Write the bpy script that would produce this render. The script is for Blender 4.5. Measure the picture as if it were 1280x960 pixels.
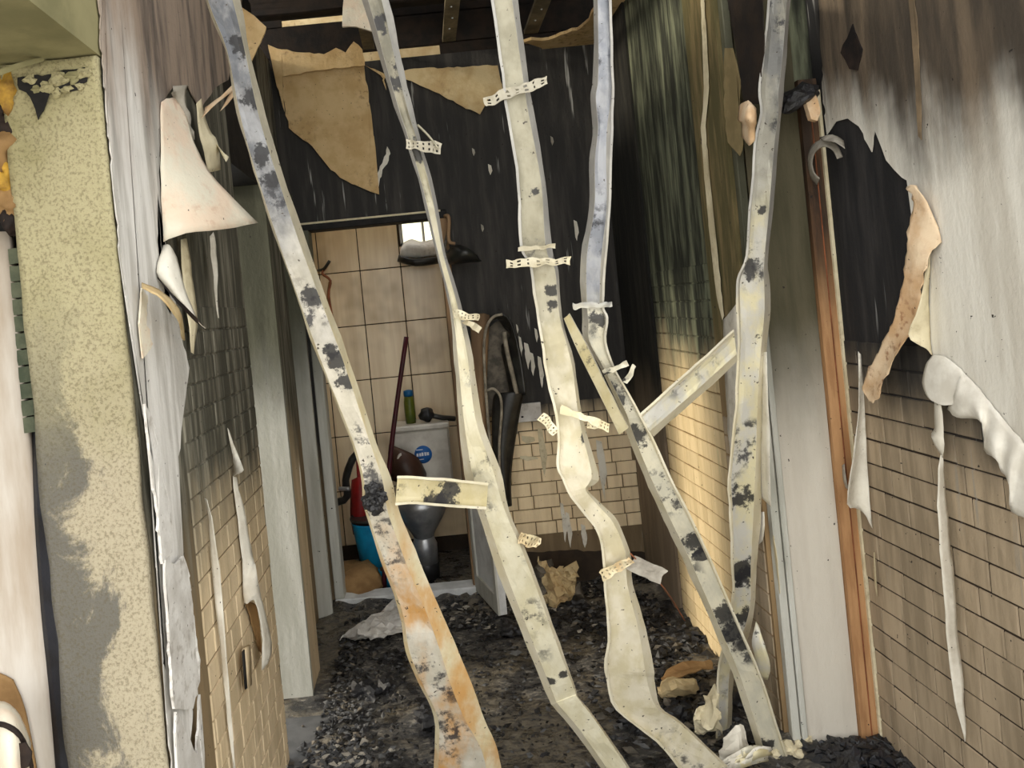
import bpy, bmesh, math, random
from mathutils import Vector, Matrix, noise
for o in list(bpy.data.objects): bpy.data.objects.remove(o)
random.seed(7)
scene = bpy.context.scene
COL = scene.collection
# ---------------------------------------------------------------- camera, sky, exposure
F = 950.0; CX, CY = 531.0, 390.0; ROLL = math.radians(5.6); H = 1.53
CA, SA = math.cos(ROLL), math.sin(ROLL)
cam = bpy.data.cameras.new('camera'); camo = bpy.data.objects.new('camera', cam); COL.objects.link(camo)
cam.sensor_width = 36; cam.lens = F / 1280 * 36
cam.shift_x = (640 - CX) / 1280; cam.shift_y = -(480 - CY) / 1280
cam.clip_start = 0.02
camo.matrix_world = Matrix(((CA, SA, 0, 0), (0, 0, -1, 0), (-SA, CA, 0, H), (0, 0, 0, 1)))
scene.camera = camo
W = bpy.data.worlds.new('sky'); scene.world = W; W.use_nodes = True
bg = W.node_tree.nodes['Background']; bg.inputs[0].default_value = (1.0, 0.99, 0.955, 1); bg.inputs[1].default_value = 1.0
sun = bpy.data.lights.new('sun', 'SUN'); sun.energy = 1.4; sun.angle = math.radians(9); sun.color = (1, 0.9, 0.72)
suno = bpy.data.objects.new('sun', sun); COL.objects.link(suno)
suno.rotation_euler = Vector((1.0, 0.16, -0.34)).to_track_quat('-Z', 'Y').to_euler()
vs = scene.view_settings
vs.view_transform = 'Standard'; vs.look = 'None'; vs.gamma = 1; vs.exposure = 1.42; vs.use_curve_mapping = False
# ---------------------------------------------------------------- geometry of the place
XL, XR, XF, YB = -0.63, 1.34, 1.06, 4.08          # left wall, near right wall, rear right wall, back wall
YC = 1.62                                          # far jamb of the left doorway
def UV(x, y):
    dx, dy = x - CX, y - CY
    return dx * CA - dy * SA, dx * SA + dy * CA
def P(x, y, Z):
    u, v = UV(x, y); return Vector((u * Z / F, Z, H - v * Z / F))
def PL(x, y, off=0.0, X=XL):                       # on the left wall, off into the corridor
    u, v = UV(x, y); return P(x, y, (X + off) * F / u)
def PR(x, y, off=0.0):
    u, v = UV(x, y); return P(x, y, (XR - off) * F / u)
def PF(x, y, off=0.0):
    u, v = UV(x, y); return P(x, y, (XF - off) * F / u)
def PB(x, y, off=0.0): return P(x, y, YB - off)
def PG(x, y, z=0.0):                               # on the floor
    u, v = UV(x, y); return P(x, y, (H - z) * F / v)
def PC(x, y, z=2.86):
    u, v = UV(x, y); return P(x, y, (H - z) * F / v)
def PIX(p):
    u = p.x * F / p.y; v = (H - p.z) * F / p.y
    return CX + u * CA + v * SA, CY - u * SA + v * CA
# ---------------------------------------------------------------- materials
def lin(c):
    if isinstance(c, str): c = tuple(int(c[i:i+2], 16) for i in (0, 2, 4))
    return tuple(((v / 255) / 12.92 if v / 255 <= 0.04045 else ((v / 255 + 0.055) / 1.055) ** 2.4) for v in c[:3]) + (1,)
class NT:
    def __init__(s, name):
        s.m = bpy.data.materials.new(name); s.m.use_nodes = True; s.t = s.m.node_tree
        s.b = s.t.nodes['Principled BSDF']; s.pos = s.t.nodes.new('ShaderNodeNewGeometry').outputs['Position']
    def n(s, t, **k):
        d = s.t.nodes.new(t)
        for a, v in k.items(): setattr(d, a, v)
        return d
    def link(s, a, b): s.t.links.new(a, b)
    def noise(s, scale=(1, 1, 1), detail=4, rough=0.6, sc=1.0, off=(0, 0, 0), dist=0.0):
        mp = s.n('ShaderNodeMapping'); mp.inputs['Scale'].default_value = scale; mp.inputs['Location'].default_value = off
        s.link(s.pos, mp.inputs['Vector'])
        nz = s.n('ShaderNodeTexNoise'); nz.inputs['Scale'].default_value = sc; nz.inputs['Detail'].default_value = detail
        nz.inputs['Roughness'].default_value = rough; nz.inputs['Distortion'].default_value = dist
        s.link(mp.outputs[0], nz.inputs['Vector']); return nz.outputs['Fac']
    def val(s, x, k):
        if hasattr(x, 'links'): s.link(x, k)
        else: k.default_value = x
    def math(s, op, a, b=0.0):
        d = s.n('ShaderNodeMath', operation=op); s.val(a, d.inputs[0]); s.val(b, d.inputs[1]); return d.outputs[0]
    def rng(s, x, a, b, lo=0.0, hi=1.0):
        d = s.n('ShaderNodeMapRange', interpolation_type='SMOOTHSTEP'); s.val(x, d.inputs[0])
        d.inputs[1].default_value = a; d.inputs[2].default_value = b; d.inputs[3].default_value = lo; d.inputs[4].default_value = hi
        return d.outputs[0]
    def mix(s, f, a, b):
        d = s.n('ShaderNodeMix', data_type='RGBA'); s.val(f, d.inputs[0])
        for i, c in ((6, a), (7, b)):
            if hasattr(c, 'links'): s.link(c, d.inputs[i])
            else: d.inputs[i].default_value = lin(c)
        return d.outputs[2]
    def sep(s):
        d = s.n('ShaderNodeSeparateXYZ'); s.link(s.pos, d.inputs[0]); return d.outputs
    def bump(s, h, strength=0.3, dist=0.01):
        d = s.n('ShaderNodeBump'); d.inputs['Strength'].default_value = strength; d.inputs['Distance'].default_value = dist
        s.link(h, d.inputs['Height']); s.link(d.outputs[0], s.b.inputs['Normal'])
    def out(s, col, rough=0.85, metal=0.0, spec=0.3):
        if hasattr(col, 'links'): s.link(col, s.b.inputs['Base Color'])
        else: s.b.inputs['Base Color'].default_value = lin(col)
        s.val(rough, s.b.inputs['Roughness']); s.b.inputs['Metallic'].default_value = metal
        s.b.inputs['Specular IOR Level'].default_value = spec
        return s.m
M = {}
def plain(name, c1, c2=None, sc=12, rough=0.8, metal=0.0, spec=0.3, bump=0.25, stretch=(1, 1, 1)):
    t = NT(name); f = t.noise(stretch, sc=sc, detail=6)
    col = t.mix(t.rng(f, 0.35, 0.65), c1, c2 or c1)
    if bump: t.bump(t.noise(stretch, sc=sc * 4, detail=4), bump, 0.004)
    M[name] = t.out(col, rough, metal, spec); return M[name]
def paper(name, c1, c2, burn=(120, 84, 56), amt=0.5):
    t = NT(name); a = t.noise((1, 1, 1), sc=9, detail=5); b = t.noise((1, 1, 1), sc=38, detail=4, off=(3, 3, 3)); g = t.noise((1, 1, 1), sc=3.5, detail=3, off=(7, 1, 2))
    c = t.mix(t.rng(a, 0.35, 0.65), c1, c2)
    c = t.mix(t.math('MULTIPLY', t.math('MULTIPLY', t.rng(b, 0.5, 0.68), t.rng(g, 0.42, 0.62)), amt), c, burn)
    sp = t.noise((1, 1, 1), sc=110, detail=1, off=(1, 4, 2)); c = t.mix(t.rng(sp, 0.755, 0.78), c, (60, 48, 40))
    t.bump(t.noise((1, 1, 1), sc=22, detail=5, rough=0.6), 0.5, 0.008)
    M[name] = t.out(c, 0.8); return M[name]
def sooty(name, clean, clean2, soot, soot2, z0, z1, amp=0.5, streak=9, drips=0.0, dripcol=(200, 200, 195), rough=0.85, speck=True, fine=60, tilt=None):
    """surface stained by soot above a ragged line z0..z1, with vertical streaks"""
    t = NT(name); z = t.sep()[2]
    n1 = t.noise((streak, streak, streak * 0.07), detail=5); n2 = t.noise((1.6, 1.6, 1.1), detail=5, off=(3, 1, 7))
    h = t.math('ADD', z, t.math('MULTIPLY', t.math('SUBTRACT', n1, 0.5), amp))
    h = t.math('ADD', h, t.math('MULTIPLY', t.math('SUBTRACT', n2, 0.5), amp * 1.6))
    if tilt: h = t.math('ADD', h, t.math('MULTIPLY', t.math('SUBTRACT', t.sep()[1], tilt[1]), tilt[0]))
    f = t.rng(h, z0, z1)
    vf = t.noise((streak * 2.2, streak * 2.2, streak * 0.25), detail=6, off=(9, 2, 4))
    a = t.mix(t.rng(vf, 0.38, 0.62), clean, clean2); b = t.mix(t.rng(vf, 0.4, 0.7), soot, soot2)
    col = t.mix(f, a, b)
    if drips:
        d = t.noise((34, 34, 2.0), detail=3, off=(1, 5, 2)); g = t.noise((3, 3, 2), detail=2, off=(4, 4, 8))
        k = t.math('MULTIPLY', t.rng(d, 0.64, 0.72), t.rng(g, 0.48, 0.62))
        col = t.mix(t.math('MULTIPLY', k, drips), col, dripcol)
    if speck:
        sp = t.noise((1, 1, 1), sc=55, detail=2, off=(2, 2, 2))
        col = t.mix(t.rng(sp, 0.72, 0.76), col, (40, 36, 32))
    if name.startswith('brick'):
        oi = t.n('ShaderNodeObjectInfo'); hs = t.n('ShaderNodeHueSaturation'); t.link(col, hs.inputs['Color']); t.link(t.rng(oi.outputs['Random'], 0, 1, 0.92, 1.07), hs.inputs['Value']); col = hs.outputs[0]
    t.bump(t.noise((1, 1, 0.6), sc=fine, detail=5), 0.5, 0.005)
    M[name] = t.out(col, rough); return M[name]
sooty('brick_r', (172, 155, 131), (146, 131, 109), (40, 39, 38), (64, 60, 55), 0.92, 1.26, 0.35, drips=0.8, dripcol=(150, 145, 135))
sooty('brick_f', (206, 186, 148), (192, 172, 134), (40, 42, 34), (116, 120, 98), 1.08, 1.45, 0.4, streak=9, drips=0.6, dripcol=(160, 166, 138))  # paler than the near right bricks: stronger light there put into the colour
sooty('brick_b', (240, 220, 184), (226, 205, 168), (56, 54, 52), (84, 78, 70), 0.80, 1.02, 0.2, drips=0.8)
sooty('brick_l', (220, 200, 166), (202, 182, 148), (76, 74, 64), (136, 132, 118), 0.80, 1.25, 0.4, streak=12)
sooty('wall_r', (56, 46, 36), (48, 40, 32), (32, 32, 34), (52, 50, 50), 0.9, 1.2, 0.3, drips=0.9, dripcol=(135, 135, 135))
sooty('wall_f', (130, 106, 72), (120, 98, 66), (40, 42, 34), (116, 120, 98), 1.05, 1.45, 0.4, streak=9, drips=0.6, dripcol=(160, 166, 138))
sooty('wall_b', (130, 112, 86), (116, 100, 76), (50, 49, 48), (70, 67, 64), 0.7, 0.95, 0.2, drips=0.75)
sooty('wall_l', (140, 120, 90), (124, 108, 82), (76, 74, 64), (136, 132, 118), 0.8, 1.25, 0.4, streak=12)
sooty('paper_r', (224, 221, 212), (202, 197, 186), (68, 61, 53), (112, 98, 82), 1.70, 2.02, 0.45, streak=6, tilt=(-0.5, 2.0))
sooty('paper_l', (228, 226, 222), (190, 187, 181), (158, 141, 126), (94, 86, 81), 1.75, 2.3, 0.7, streak=9)
sooty('panel_r', (206, 200, 188), (194, 187, 175), (66, 63, 46), (92, 86, 68), 0.8, 1.4, 0.3, streak=4, drips=0.3)
sooty('pilaster', (150, 124, 88), (132, 110, 80), (84, 78, 50), (128, 112, 78), 1.0, 1.5, 0.3, streak=12)
sooty('casing', (196, 196, 188), (172, 172, 162), (66, 66, 52), (92, 92, 76), 0.95, 1.55, 0.35, streak=6, rough=0.6)
sooty('oak', (186, 144, 102), (162, 120, 82), (52, 40, 31), (88, 64, 45), 1.15, 1.7, 0.4, streak=16, rough=0.6)
plain('seam', (132, 114, 90), (104, 90, 72), sc=9)
plain('olive_tan', (146, 130, 94), (120, 106, 74), sc=9)
plain('mortar', (64, 52, 40), (50, 42, 34))
plain('soffit', (120, 116, 84), (146, 140, 104), sc=6)
plain('black', (16, 15, 15), (34, 32, 31), sc=18, rough=0.7)
plain('charcoal', (14, 14, 16), (36, 36, 40), sc=40, rough=0.45, spec=0.6, bump=0.8)
plain('charwood', (22, 18, 18), (52, 40, 34), sc=10, stretch=(1, 1, 1), bump=0.6)
paper('tan_paper', (216, 188, 140), (198, 166, 116), amt=0.6)
paper('tan_light', (206, 186, 144), (186, 160, 116))
paper('white_paper', (232, 228, 216), (208, 202, 188), (150, 138, 116), 0.4)
paper('cream_paper', (222, 212, 182), (198, 186, 154), (150, 130, 96), 0.4)
paper('pink_paper', (232, 212, 190), (226, 220, 202), (196, 150, 120), 0.6)
paper('scorched_paper', (204, 168, 128), (224, 202, 172), (140, 92, 60), 0.8)
paper('plaster_white', (226, 224, 220), (196, 192, 186), (150, 142, 132), 0.6)
plain('smooth_paper', (232, 229, 220), (210, 205, 194), sc=14, bump=0.1)
plain('grey_curl', (176, 170, 158), (138, 132, 122), sc=14, bump=0.2)
plain('yellow_foam', (206, 164, 66), (120, 88, 48), sc=14, bump=0.9)
plain('porcelain', (206, 202, 192), (176, 170, 160), sc=7, rough=0.3, spec=0.5, bump=0.05)
plain('galv', (190, 192, 194), (140, 142, 146), sc=7, rough=0.35, metal=0.75, bump=0.05)
plain('galv_dark', (62, 62, 64), (40, 40, 42), sc=7, rough=0.4, metal=0.5, bump=0.05)
plain('blue_plastic', (28, 150, 196), (20, 120, 164), sc=7, rough=0.4, bump=0.05)
plain('red_plastic', (140, 28, 26), (100, 20, 20), sc=7, rough=0.5, bump=0.05)
plain('maroon', (74, 26, 34), (50, 20, 26), sc=9, rough=0.4, bump=0.05)
plain('sticker_blue', (40, 98, 168), rough=0.5, bump=0)
plain('sticker_white', (226, 230, 232), rough=0.5, bump=0)
plain('bottle_green', (98, 104, 34), (60, 78, 30), sc=10, rough=0.3, bump=0)
plain('bottle_cap', (20, 90, 140), rough=0.4, bump=0)
plain('brown_lid', (70, 48, 38), (48, 34, 28), sc=6, rough=0.45, bump=0.1)
plain('sack', (156, 124, 82), (128, 98, 62), sc=10, bump=0.6)
plain('melted_black', (22, 22, 22), (48, 48, 44), sc=14, rough=0.35, spec=0.5, bump=0.3)
plain('melted_brown', (158, 128, 96), (110, 88, 66), sc=9, stretch=(1, 1, 0.2), bump=0.3)
plain('rubber_grey', (112, 104, 92), (72, 68, 61), sc=20, bump=0.2)
plain('seal', (164, 155, 138), (120, 113, 100), sc=20, bump=0.2)
plain('rafter', (44, 34, 26), (26, 22, 20), sc=10, bump=0.5)
plain('roof_board', (18, 18, 22), (32, 28, 26), sc=8, bump=0.5)
plain('strap_metal', (150, 138, 112), (112, 102, 84), sc=10, rough=0.6, metal=0.3)
plain('pvc', (224, 226, 226), (196, 198, 198), sc=10, rough=0.45, bump=0.1)
plain('green_paint', (92, 96, 78), (62, 70, 55), sc=14, bump=0.6)
plain('charred_blue', (32, 36, 46), (18, 20, 26), sc=14, rough=0.45, spec=0.5, bump=0.4)
plain('grime_pale', (206, 200, 192), (172, 158, 142), sc=3, stretch=(3, 3, 0.5), bump=0.2)
plain('grey_slab', (92, 92, 92), (76, 76, 76), sc=14)
plain('outside', (206, 202, 192), (188, 184, 174), sc=3)
plain('rust_wood', (150, 92, 62), (110, 66, 44), sc=12, bump=0.5)
def tile_mat():
    t = NT('tile'); f = t.noise((14, 14, 0.8), detail=4); g = t.noise((1, 1, 1), sc=2.2, detail=3)
    c = t.mix(t.rng(f, 0.35, 0.65), (238, 220, 186), (222, 200, 164)); c = t.mix(t.rng(g, 0.5, 0.75, 0, 0.6), c, (132, 104, 66))
    t.bump(f, 0.12, 0.004); M['tile'] = t.out(c, 0.25, 0, 0.5)
tile_mat()
def jamb_mat():
    t = NT('jamb'); x, y, z = t.sep()
    big = t.noise((1, 1, 0.8), sc=5, detail=10, rough=0.72, dist=0.6); fine = t.noise((1, 1, 1), sc=150, detail=5, rough=0.7)
    xb = t.math('ADD', big, t.math('MULTIPLY', t.math('ADD', x, 0.735), 1.6)); lo = t.mix(t.rng(xb, 0.44, 0.54), (108, 105, 98), (176, 166, 143))
    hi = t.mix(t.rng(t.noise((1, 1, 1), sc=3, detail=4), 0.35, 0.65), (146, 140, 98), (176, 168, 134))
    c = t.mix(t.rng(t.math('ADD', z, t.math('MULTIPLY', big, 0.5)), 1.45, 1.95), lo, hi)
    c = t.mix(t.rng(fine, 0.48, 0.62, 0, 0.5), c, (96, 88, 64))
    t.bump(t.math('ADD', t.math('MULTIPLY', fine, 0.6), big), 0.7, 0.008); M['jamb'] = t.out(c, 0.9)
jamb_mat()
def metal_mat(name, low, low2, high, high2, z0, z1, rust=0.0, soot=0.12, off=(0, 0, 0), spots=()):
    t = NT(name); z = t.sep()[2]
    n1 = t.noise((1, 1, 0.6), sc=16, detail=5, off=off); n2 = t.noise((1, 1, 1), sc=5, detail=4, off=off)
    a = t.mix(t.rng(n1, 0.38, 0.62), low, low2); b = t.mix(t.rng(n1, 0.38, 0.62), high, high2)
    f = t.rng(t.math('ADD', z, t.math('MULTIPLY', t.math('SUBTRACT', n2, 0.5), 0.9)), z0, z1)
    c = t.mix(f, a, b)  # greyer metal above; upper tones also darkened to offset the stronger light there
    if rust:
        r = t.math('MULTIPLY', t.rng(t.noise((1, 1, 0.5), sc=9, detail=5, off=(off[0] + 5, 1, 1)), 0.40, 0.66), t.rng(z, 1.15, 0.75))
        c = t.mix(t.math('MULTIPLY', r, rust), c, (204, 152, 84))
    s1 = t.noise((1, 1, 1), sc=26, detail=5, rough=0.7, off=(off[0] + 2, 8, 3)); s2 = t.noise((1, 1, 1), sc=4, detail=2, off=(off[0], 3, 9))
    k = t.math('MULTIPLY', t.rng(s1, 0.48, 0.62, 0, 0.9), t.rng(s2, 0.58 - soot, 0.70 - soot))
    c = t.mix(k, c, (44, 44, 50))
    for (px, py, Z, r) in spots:
        q = P(px, py, Z); d = t.n('ShaderNodeVectorMath', operation='DISTANCE'); t.link(t.pos, d.inputs[0]); d.inputs[1].default_value = q
        w = t.math('ADD', t.math('DIVIDE', d.outputs['Value'], r), t.math('MULTIPLY', t.math('SUBTRACT', s1, 0.5), 4.0))
        c = t.mix(t.rng(w, 1.0, 0.6, 0, 0.93), c, (34, 34, 38))
    sp = t.noise((1, 1, 1), sc=70, detail=2, off=off); c = t.mix(t.rng(sp, 0.69, 0.73), c, (70, 62, 54))
    t.bump(t.noise((1, 1, 1), sc=30, detail=4), 0.35, 0.006)
    M[name] = t.out(c, 0.45, 0.2, 0.5)
CR, CR2, ZN, ZN2 = (208, 198, 166), (224, 216, 194), (186, 184, 180), (206, 202, 190)
metal_mat('stud_a', (196, 190, 174), (214, 208, 194), (92, 95, 102), (140, 141, 144), 1.25, 1.95, rust=0.95, soot=0.12, off=(1, 0, 0), spots=((424, 452, 1.92, .035), (434, 478, 1.93, .03), (415, 440, 1.91, .02), (470, 615, 2.0, .05), (312, 120, 1.78, .03), (325, 190, 1.8, .03), (340, 230, 1.82, .025), (300, 60, 1.77, .03), (392, 372, 1.88, .03), (556, 915, 2.2, .02)))
metal_mat('stud_b', (202, 194, 164), (216, 210, 186), (108, 105, 92), (148, 142, 124), 1.5, 2.1, soot=0.02, off=(4, 0, 0), spots=((479, 26, 1.94, .03), (501, 98, 1.96, .04), (500, 80, 1.96, .03), (523, 185, 1.98, .03), (687, 850, 2.24, .02), (704, 842, 2.24, .015)))
metal_mat('stud_c', CR, CR2, (140, 135, 116), (162, 157, 138), 1.15, 1.75, soot=0.0, off=(8, 0, 0), spots=((690, 365, 1.97, .02), (693, 380, 1.97, .018), (668, 238, 1.93, .015), (735, 545, 2.02, .02)))
metal_mat('stud_d', (200, 196, 178), (216, 210, 188), (128, 132, 141), (160, 162, 168), 1.25, 1.6, soot=0.10, off=(11, 0, 0), spots=((757, 485, 2.15, .05), (770, 500, 2.17, .035), (745, 396, 2.13, .03), (795, 545, 2.19, .04), (866, 676, 2.27, .04), (878, 695, 2.28, .03), (908, 768, 2.32, .05), (918, 790, 2.33, .05), (928, 806, 2.34, .035), (960, 930, 2.42, .03)))
metal_mat('stud_e', (210, 202, 168), (196, 194, 186), (122, 122, 120), (152, 149, 138), 1.5, 2.0, soot=0.05, off=(15, 0, 0), spots=((940, 335, 2.27, .03), (925, 622, 2.39, .045), (930, 715, 2.44, .05), (932, 725, 2.45, .04), (960, 420, 2.31, .03), (932, 770, 2.48, .05), (952, 262, 2.25, .02)))
metal_mat('stud_s', (196, 184, 142), (208, 198, 164), (186, 176, 138), (176, 168, 142), 1.5, 2.0, soot=0.02, off=(19, 0, 0), spots=((560, 618, 2.0, .05), (545, 625, 2.0, .04)))
metal_mat('rim', (214, 200, 162), (226, 218, 190), (160, 154, 138), (176, 169, 150), 1.3, 1.9, rust=0.9, soot=-0.1, off=(23, 0, 0))  # flanges paler than webs: an edge highlight put into the cream colour
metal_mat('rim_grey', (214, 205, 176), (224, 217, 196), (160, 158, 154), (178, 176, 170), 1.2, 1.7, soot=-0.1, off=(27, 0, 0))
def floor_mat():
    t = NT('floor'); x, y, z = t.sep()
    a = t.noise((1, 1, 1), sc=7, detail=8, rough=0.7, dist=0.5); b = t.noise((1, 1.6, 1), sc=30, detail=6, rough=0.7); g = t.noise((1, 1, 1), sc=2.2, detail=3, off=(5, 2, 0))
    c = t.mix(t.rng(a, 0.4, 0.6), (30, 30, 33), (76, 74, 71))
    c = t.mix(t.math('MULTIPLY', t.rng(b, 0.48, 0.62), t.rng(a, 0.42, 0.58)), c, (140, 134, 124))
    c = t.mix(t.math('MULTIPLY', t.rng(g, 0.46, 0.58, 0, 0.8), t.rng(b, 0.36, 0.55)), c, (118, 109, 92))
    t.bump(b, 1.0, 0.012); M['floor'] = t.out(c, t.rng(a, 0.4, 0.6, 0.16, 0.8), 0, 0.55)
floor_mat()
def glass_mat():
    t = NT('window_glass'); t.b.inputs['Transmission Weight'].default_value = 0.9
    M['window_glass'] = t.out((255, 252, 215), 0.08, 0, 0.5)
glass_mat()
# ---------------------------------------------------------------- mesh helpers
def link(name, me, mat=None, parent=None, smooth=False):
    o = bpy.data.objects.new(name, me); COL.objects.link(o)
    if mat and not me.materials: me.materials.append(M[mat])
    if parent: o.parent = parent
    if smooth:
        for p in me.polygons: p.use_smooth = True
    return o
def mesh(name, verts, faces, mat=None, parent=None, smooth=False):
    me = bpy.data.meshes.new(name); me.from_pydata([tuple(v) for v in verts], [], faces); me.update()
    return link(name, me, mat, parent, smooth)
def tag(o, label, cat=None, group=None, kind=None):
    if label: o['label'] = label
    if cat: o['category'] = cat
    if group: o['group'] = group
    if kind: o['kind'] = kind
    return o
def empty(name, loc=(0, 0, 0)):
    o = bpy.data.objects.new(name, None); COL.objects.link(o); o.location = loc; o.empty_display_size = 0.05; return o
def adopt(child, root):
    child.parent = root; child.matrix_parent_inverse = Matrix.Translation(root.location).inverted(); return child
def sub(child, part_):
    child.parent = part_; child.matrix_parent_inverse = Matrix.Identity(4); return child
def box(name, a, b, mat, parent=None, bev=0.0, rough=0.0, sub=1):
    bm = bmesh.new(); bmesh.ops.create_cube(bm, size=1)
    a, b = Vector(a), Vector(b)
    for v in bm.verts: v.co = Vector([(a[i] + b[i]) / 2 + v.co[i] * (b[i] - a[i]) for i in range(3)])
    if sub > 1: bmesh.ops.subdivide_edges(bm, edges=bm.edges[:], cuts=sub - 1, use_grid_fill=True)
    if bev: bmesh.ops.bevel(bm, geom=bm.edges[:], offset=bev, segments=1, affect='EDGES')
    if rough:
        for v in bm.verts:
            v.co += Vector(noise.noise_vector(v.co * 9)) * rough
    me = bpy.data.meshes.new(name); bm.to_mesh(me); bm.free()
    return link(name, me, mat, parent)
def solid(o, th, off=0.0):
    m = o.modifiers.new('thickness', 'SOLIDIFY'); m.thickness = th; m.offset = off; return o
def subsurf(o, lv=1):
    m = o.modifiers.new('smooth', 'SUBSURF'); m.levels = lv; m.render_levels = lv; return o
def cr(p0, p1, p2, p3, t):
    return 0.5 * ((2 * p1) + (p2 - p0) * t + (2 * p0 - 5 * p1 + 4 * p2 - p3) * t * t + (3 * p1 - p0 - 3 * p2 + p3) * t ** 3)
def spline(pts, n):
    out = []
    for i in range(len(pts) - 1):
        a, b = pts[max(i - 1, 0)], pts[min(i + 2, len(pts) - 1)]
        for k in range(n): out.append(cr(a, pts[i], pts[i + 1], b, k / n))
    out.append(pts[-1]); return out
def grid(name, rows, mat, parent=None, th=0.001, n=3, jag=0.0, wob=0.0, crum=0.0):
    """a curved sheet through rows of 3-D points (rows run along the sheet)"""
    R = [spline([Vector(p) for p in r], n) for r in rows]
    C = [spline([R[i][j] for i in range(len(R))], n) for j in range(len(R[0]))]
    nc, nr = len(C), len(C[0])
    vs_, fs = [], []
    for j in range(nc):
        for i in range(nr):
            p = C[j][i].copy()
            if wob: p += Vector(noise.noise_vector(p * 14)) * wob
            if crum: p += Vector(noise.noise_vector(p * 34)) * crum
            if jag and (i in (0, nr - 1) or j in (0, nc - 1)): p += Vector(noise.noise_vector(p * 70)) * jag + Vector(noise.noise_vector(p * 160)) * jag * 0.5
            vs_.append(p)
    for j in range(nc - 1):
        for i in range(nr - 1):
            fs.append((j * nr + i, j * nr + i + 1, (j + 1) * nr + i + 1, (j + 1) * nr + i))
    o = mesh(name, vs_, fs, mat, parent, not crum); solid(o, th); return o
def frac(poly, jit, step):
    out = []
    for i, a in enumerate(poly):
        b = poly[(i + 1) % len(poly)]; d = math.hypot(b[0] - a[0], b[1] - a[1]); k = max(1, int(d / step))
        for j in range(k):
            t = j / k; x = a[0] + (b[0] - a[0]) * t; y = a[1] + (b[1] - a[1]) * t
            if j: x += random.uniform(-jit, jit); y += random.uniform(-jit, jit)
            out.append((x, y))
    return out
def torn(name, poly, plane, mat, parent=None, th=0.0015, jit=1.5, step=7, curl=None):
    """a torn flat piece; poly in photo pixels, plane maps a pixel to its place on a wall"""
    pts = frac(poly, jit, step)
    bm = bmesh.new(); vs_ = [bm.verts.new(plane(x, y)) for x, y in pts]
    f = bm.faces.new(vs_); bmesh.ops.triangulate(bm, faces=[f])
    me = bpy.data.meshes.new(name); bm.to_mesh(me); bm.free()
    o = link(name, me, mat, parent); solid(o, th); return o
def tube(name, pts, r, mat, parent=None, seg=8, n=4, r1=None):
    pts = spline([Vector(p) for p in pts], n); vs_, fs = [], []
    up = Vector((0.3, 0.2, 0.9)); N = len(pts)
    for i, p in enumerate(pts):
        d = (pts[min(i + 1, N - 1)] - pts[max(i - 1, 0)]).normalized(); a = d.cross(up)
        if a.length < 1e-4: a = d.cross(Vector((1, 0, 0)))
        a.normalize(); b = d.cross(a); rr = r + ((r1 if r1 is not None else r) - r) * i / (N - 1)
        for k in range(seg):
            t = 2 * math.pi * k / seg; vs_.append(p + a * math.cos(t) * rr + b * math.sin(t) * rr)
    for i in range(N - 1):
        for k in range(seg): fs.append((i * seg + k, i * seg + (k + 1) % seg, (i + 1) * seg + (k + 1) % seg, (i + 1) * seg + k))
    fs.append(tuple(range(seg))[::-1]); fs.append(tuple((N - 1) * seg + k for k in range(seg)))
    return mesh(name, vs_, fs, mat, parent, True)
def lathe(name, prof, loc, mat, parent=None, seg=24, sx=1.0, sy=1.0):
    vs_, fs = [], []; n = len(prof); loc = Vector(loc)
    for r, z in prof:
        for k in range(seg):
            t = 2 * math.pi * k / seg; vs_.append(loc + Vector((r * math.cos(t) * sx, r * math.sin(t) * sy, z)))
    for i in range(n - 1):
        for k in range(seg): fs.append((i * seg + k, i * seg + (k + 1) % seg, (i + 1) * seg + (k + 1) % seg, (i + 1) * seg + k))
    fs.append(tuple(range(seg))[::-1]); fs.append(tuple((n - 1) * seg + k for k in range(seg)))
    return mesh(name, vs_, fs, mat, parent, True)
def lump_mesh(seed, r=1.0, sub=2, amp=0.5, flat=0.7):
    bm = bmesh.new(); bmesh.ops.create_icosphere(bm, subdivisions=sub, radius=r)
    for v in bm.verts:
        q = v.co.normalized(); v.co *= 1 + amp * noise.noise(q * 1.7 + Vector((seed, 0, 0))) + amp * 0.5 * noise.noise(q * 4 + Vector((0, seed, 0)))
        v.co.z *= flat
    me = bpy.data.meshes.new('lump'); bm.to_mesh(me); bm.free(); return me
# ---------------------------------------------------------------- the setting
def slab(name, a, b, mat, **k): return tag(box(name, a, b, mat, **k), None, kind='structure')
wall_left = slab('wall_left', (XL - 0.20, YC, 0), (XL, 2.68, 3.0), 'wall_l')
slab('wall_left_rear', (XL - 0.25, 3.34, 0), (XL - 0.07, YB, 2.95), 'wall_l')
lintel = slab('wall_left_lintel', (XL - 0.20, 2.68, 2.12), (XL, 3.34, 2.95), 'black')
wall_right = slab('wall_right', (XR, 1.05, 0), (XR + 0.16, 2.49, 3.0), 'wall_r')
wall_rf = slab('wall_right_rear', (XF, 2.492, 0), (XF + 0.44, YB + 0.1, 2.95), 'wall_f')
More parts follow.
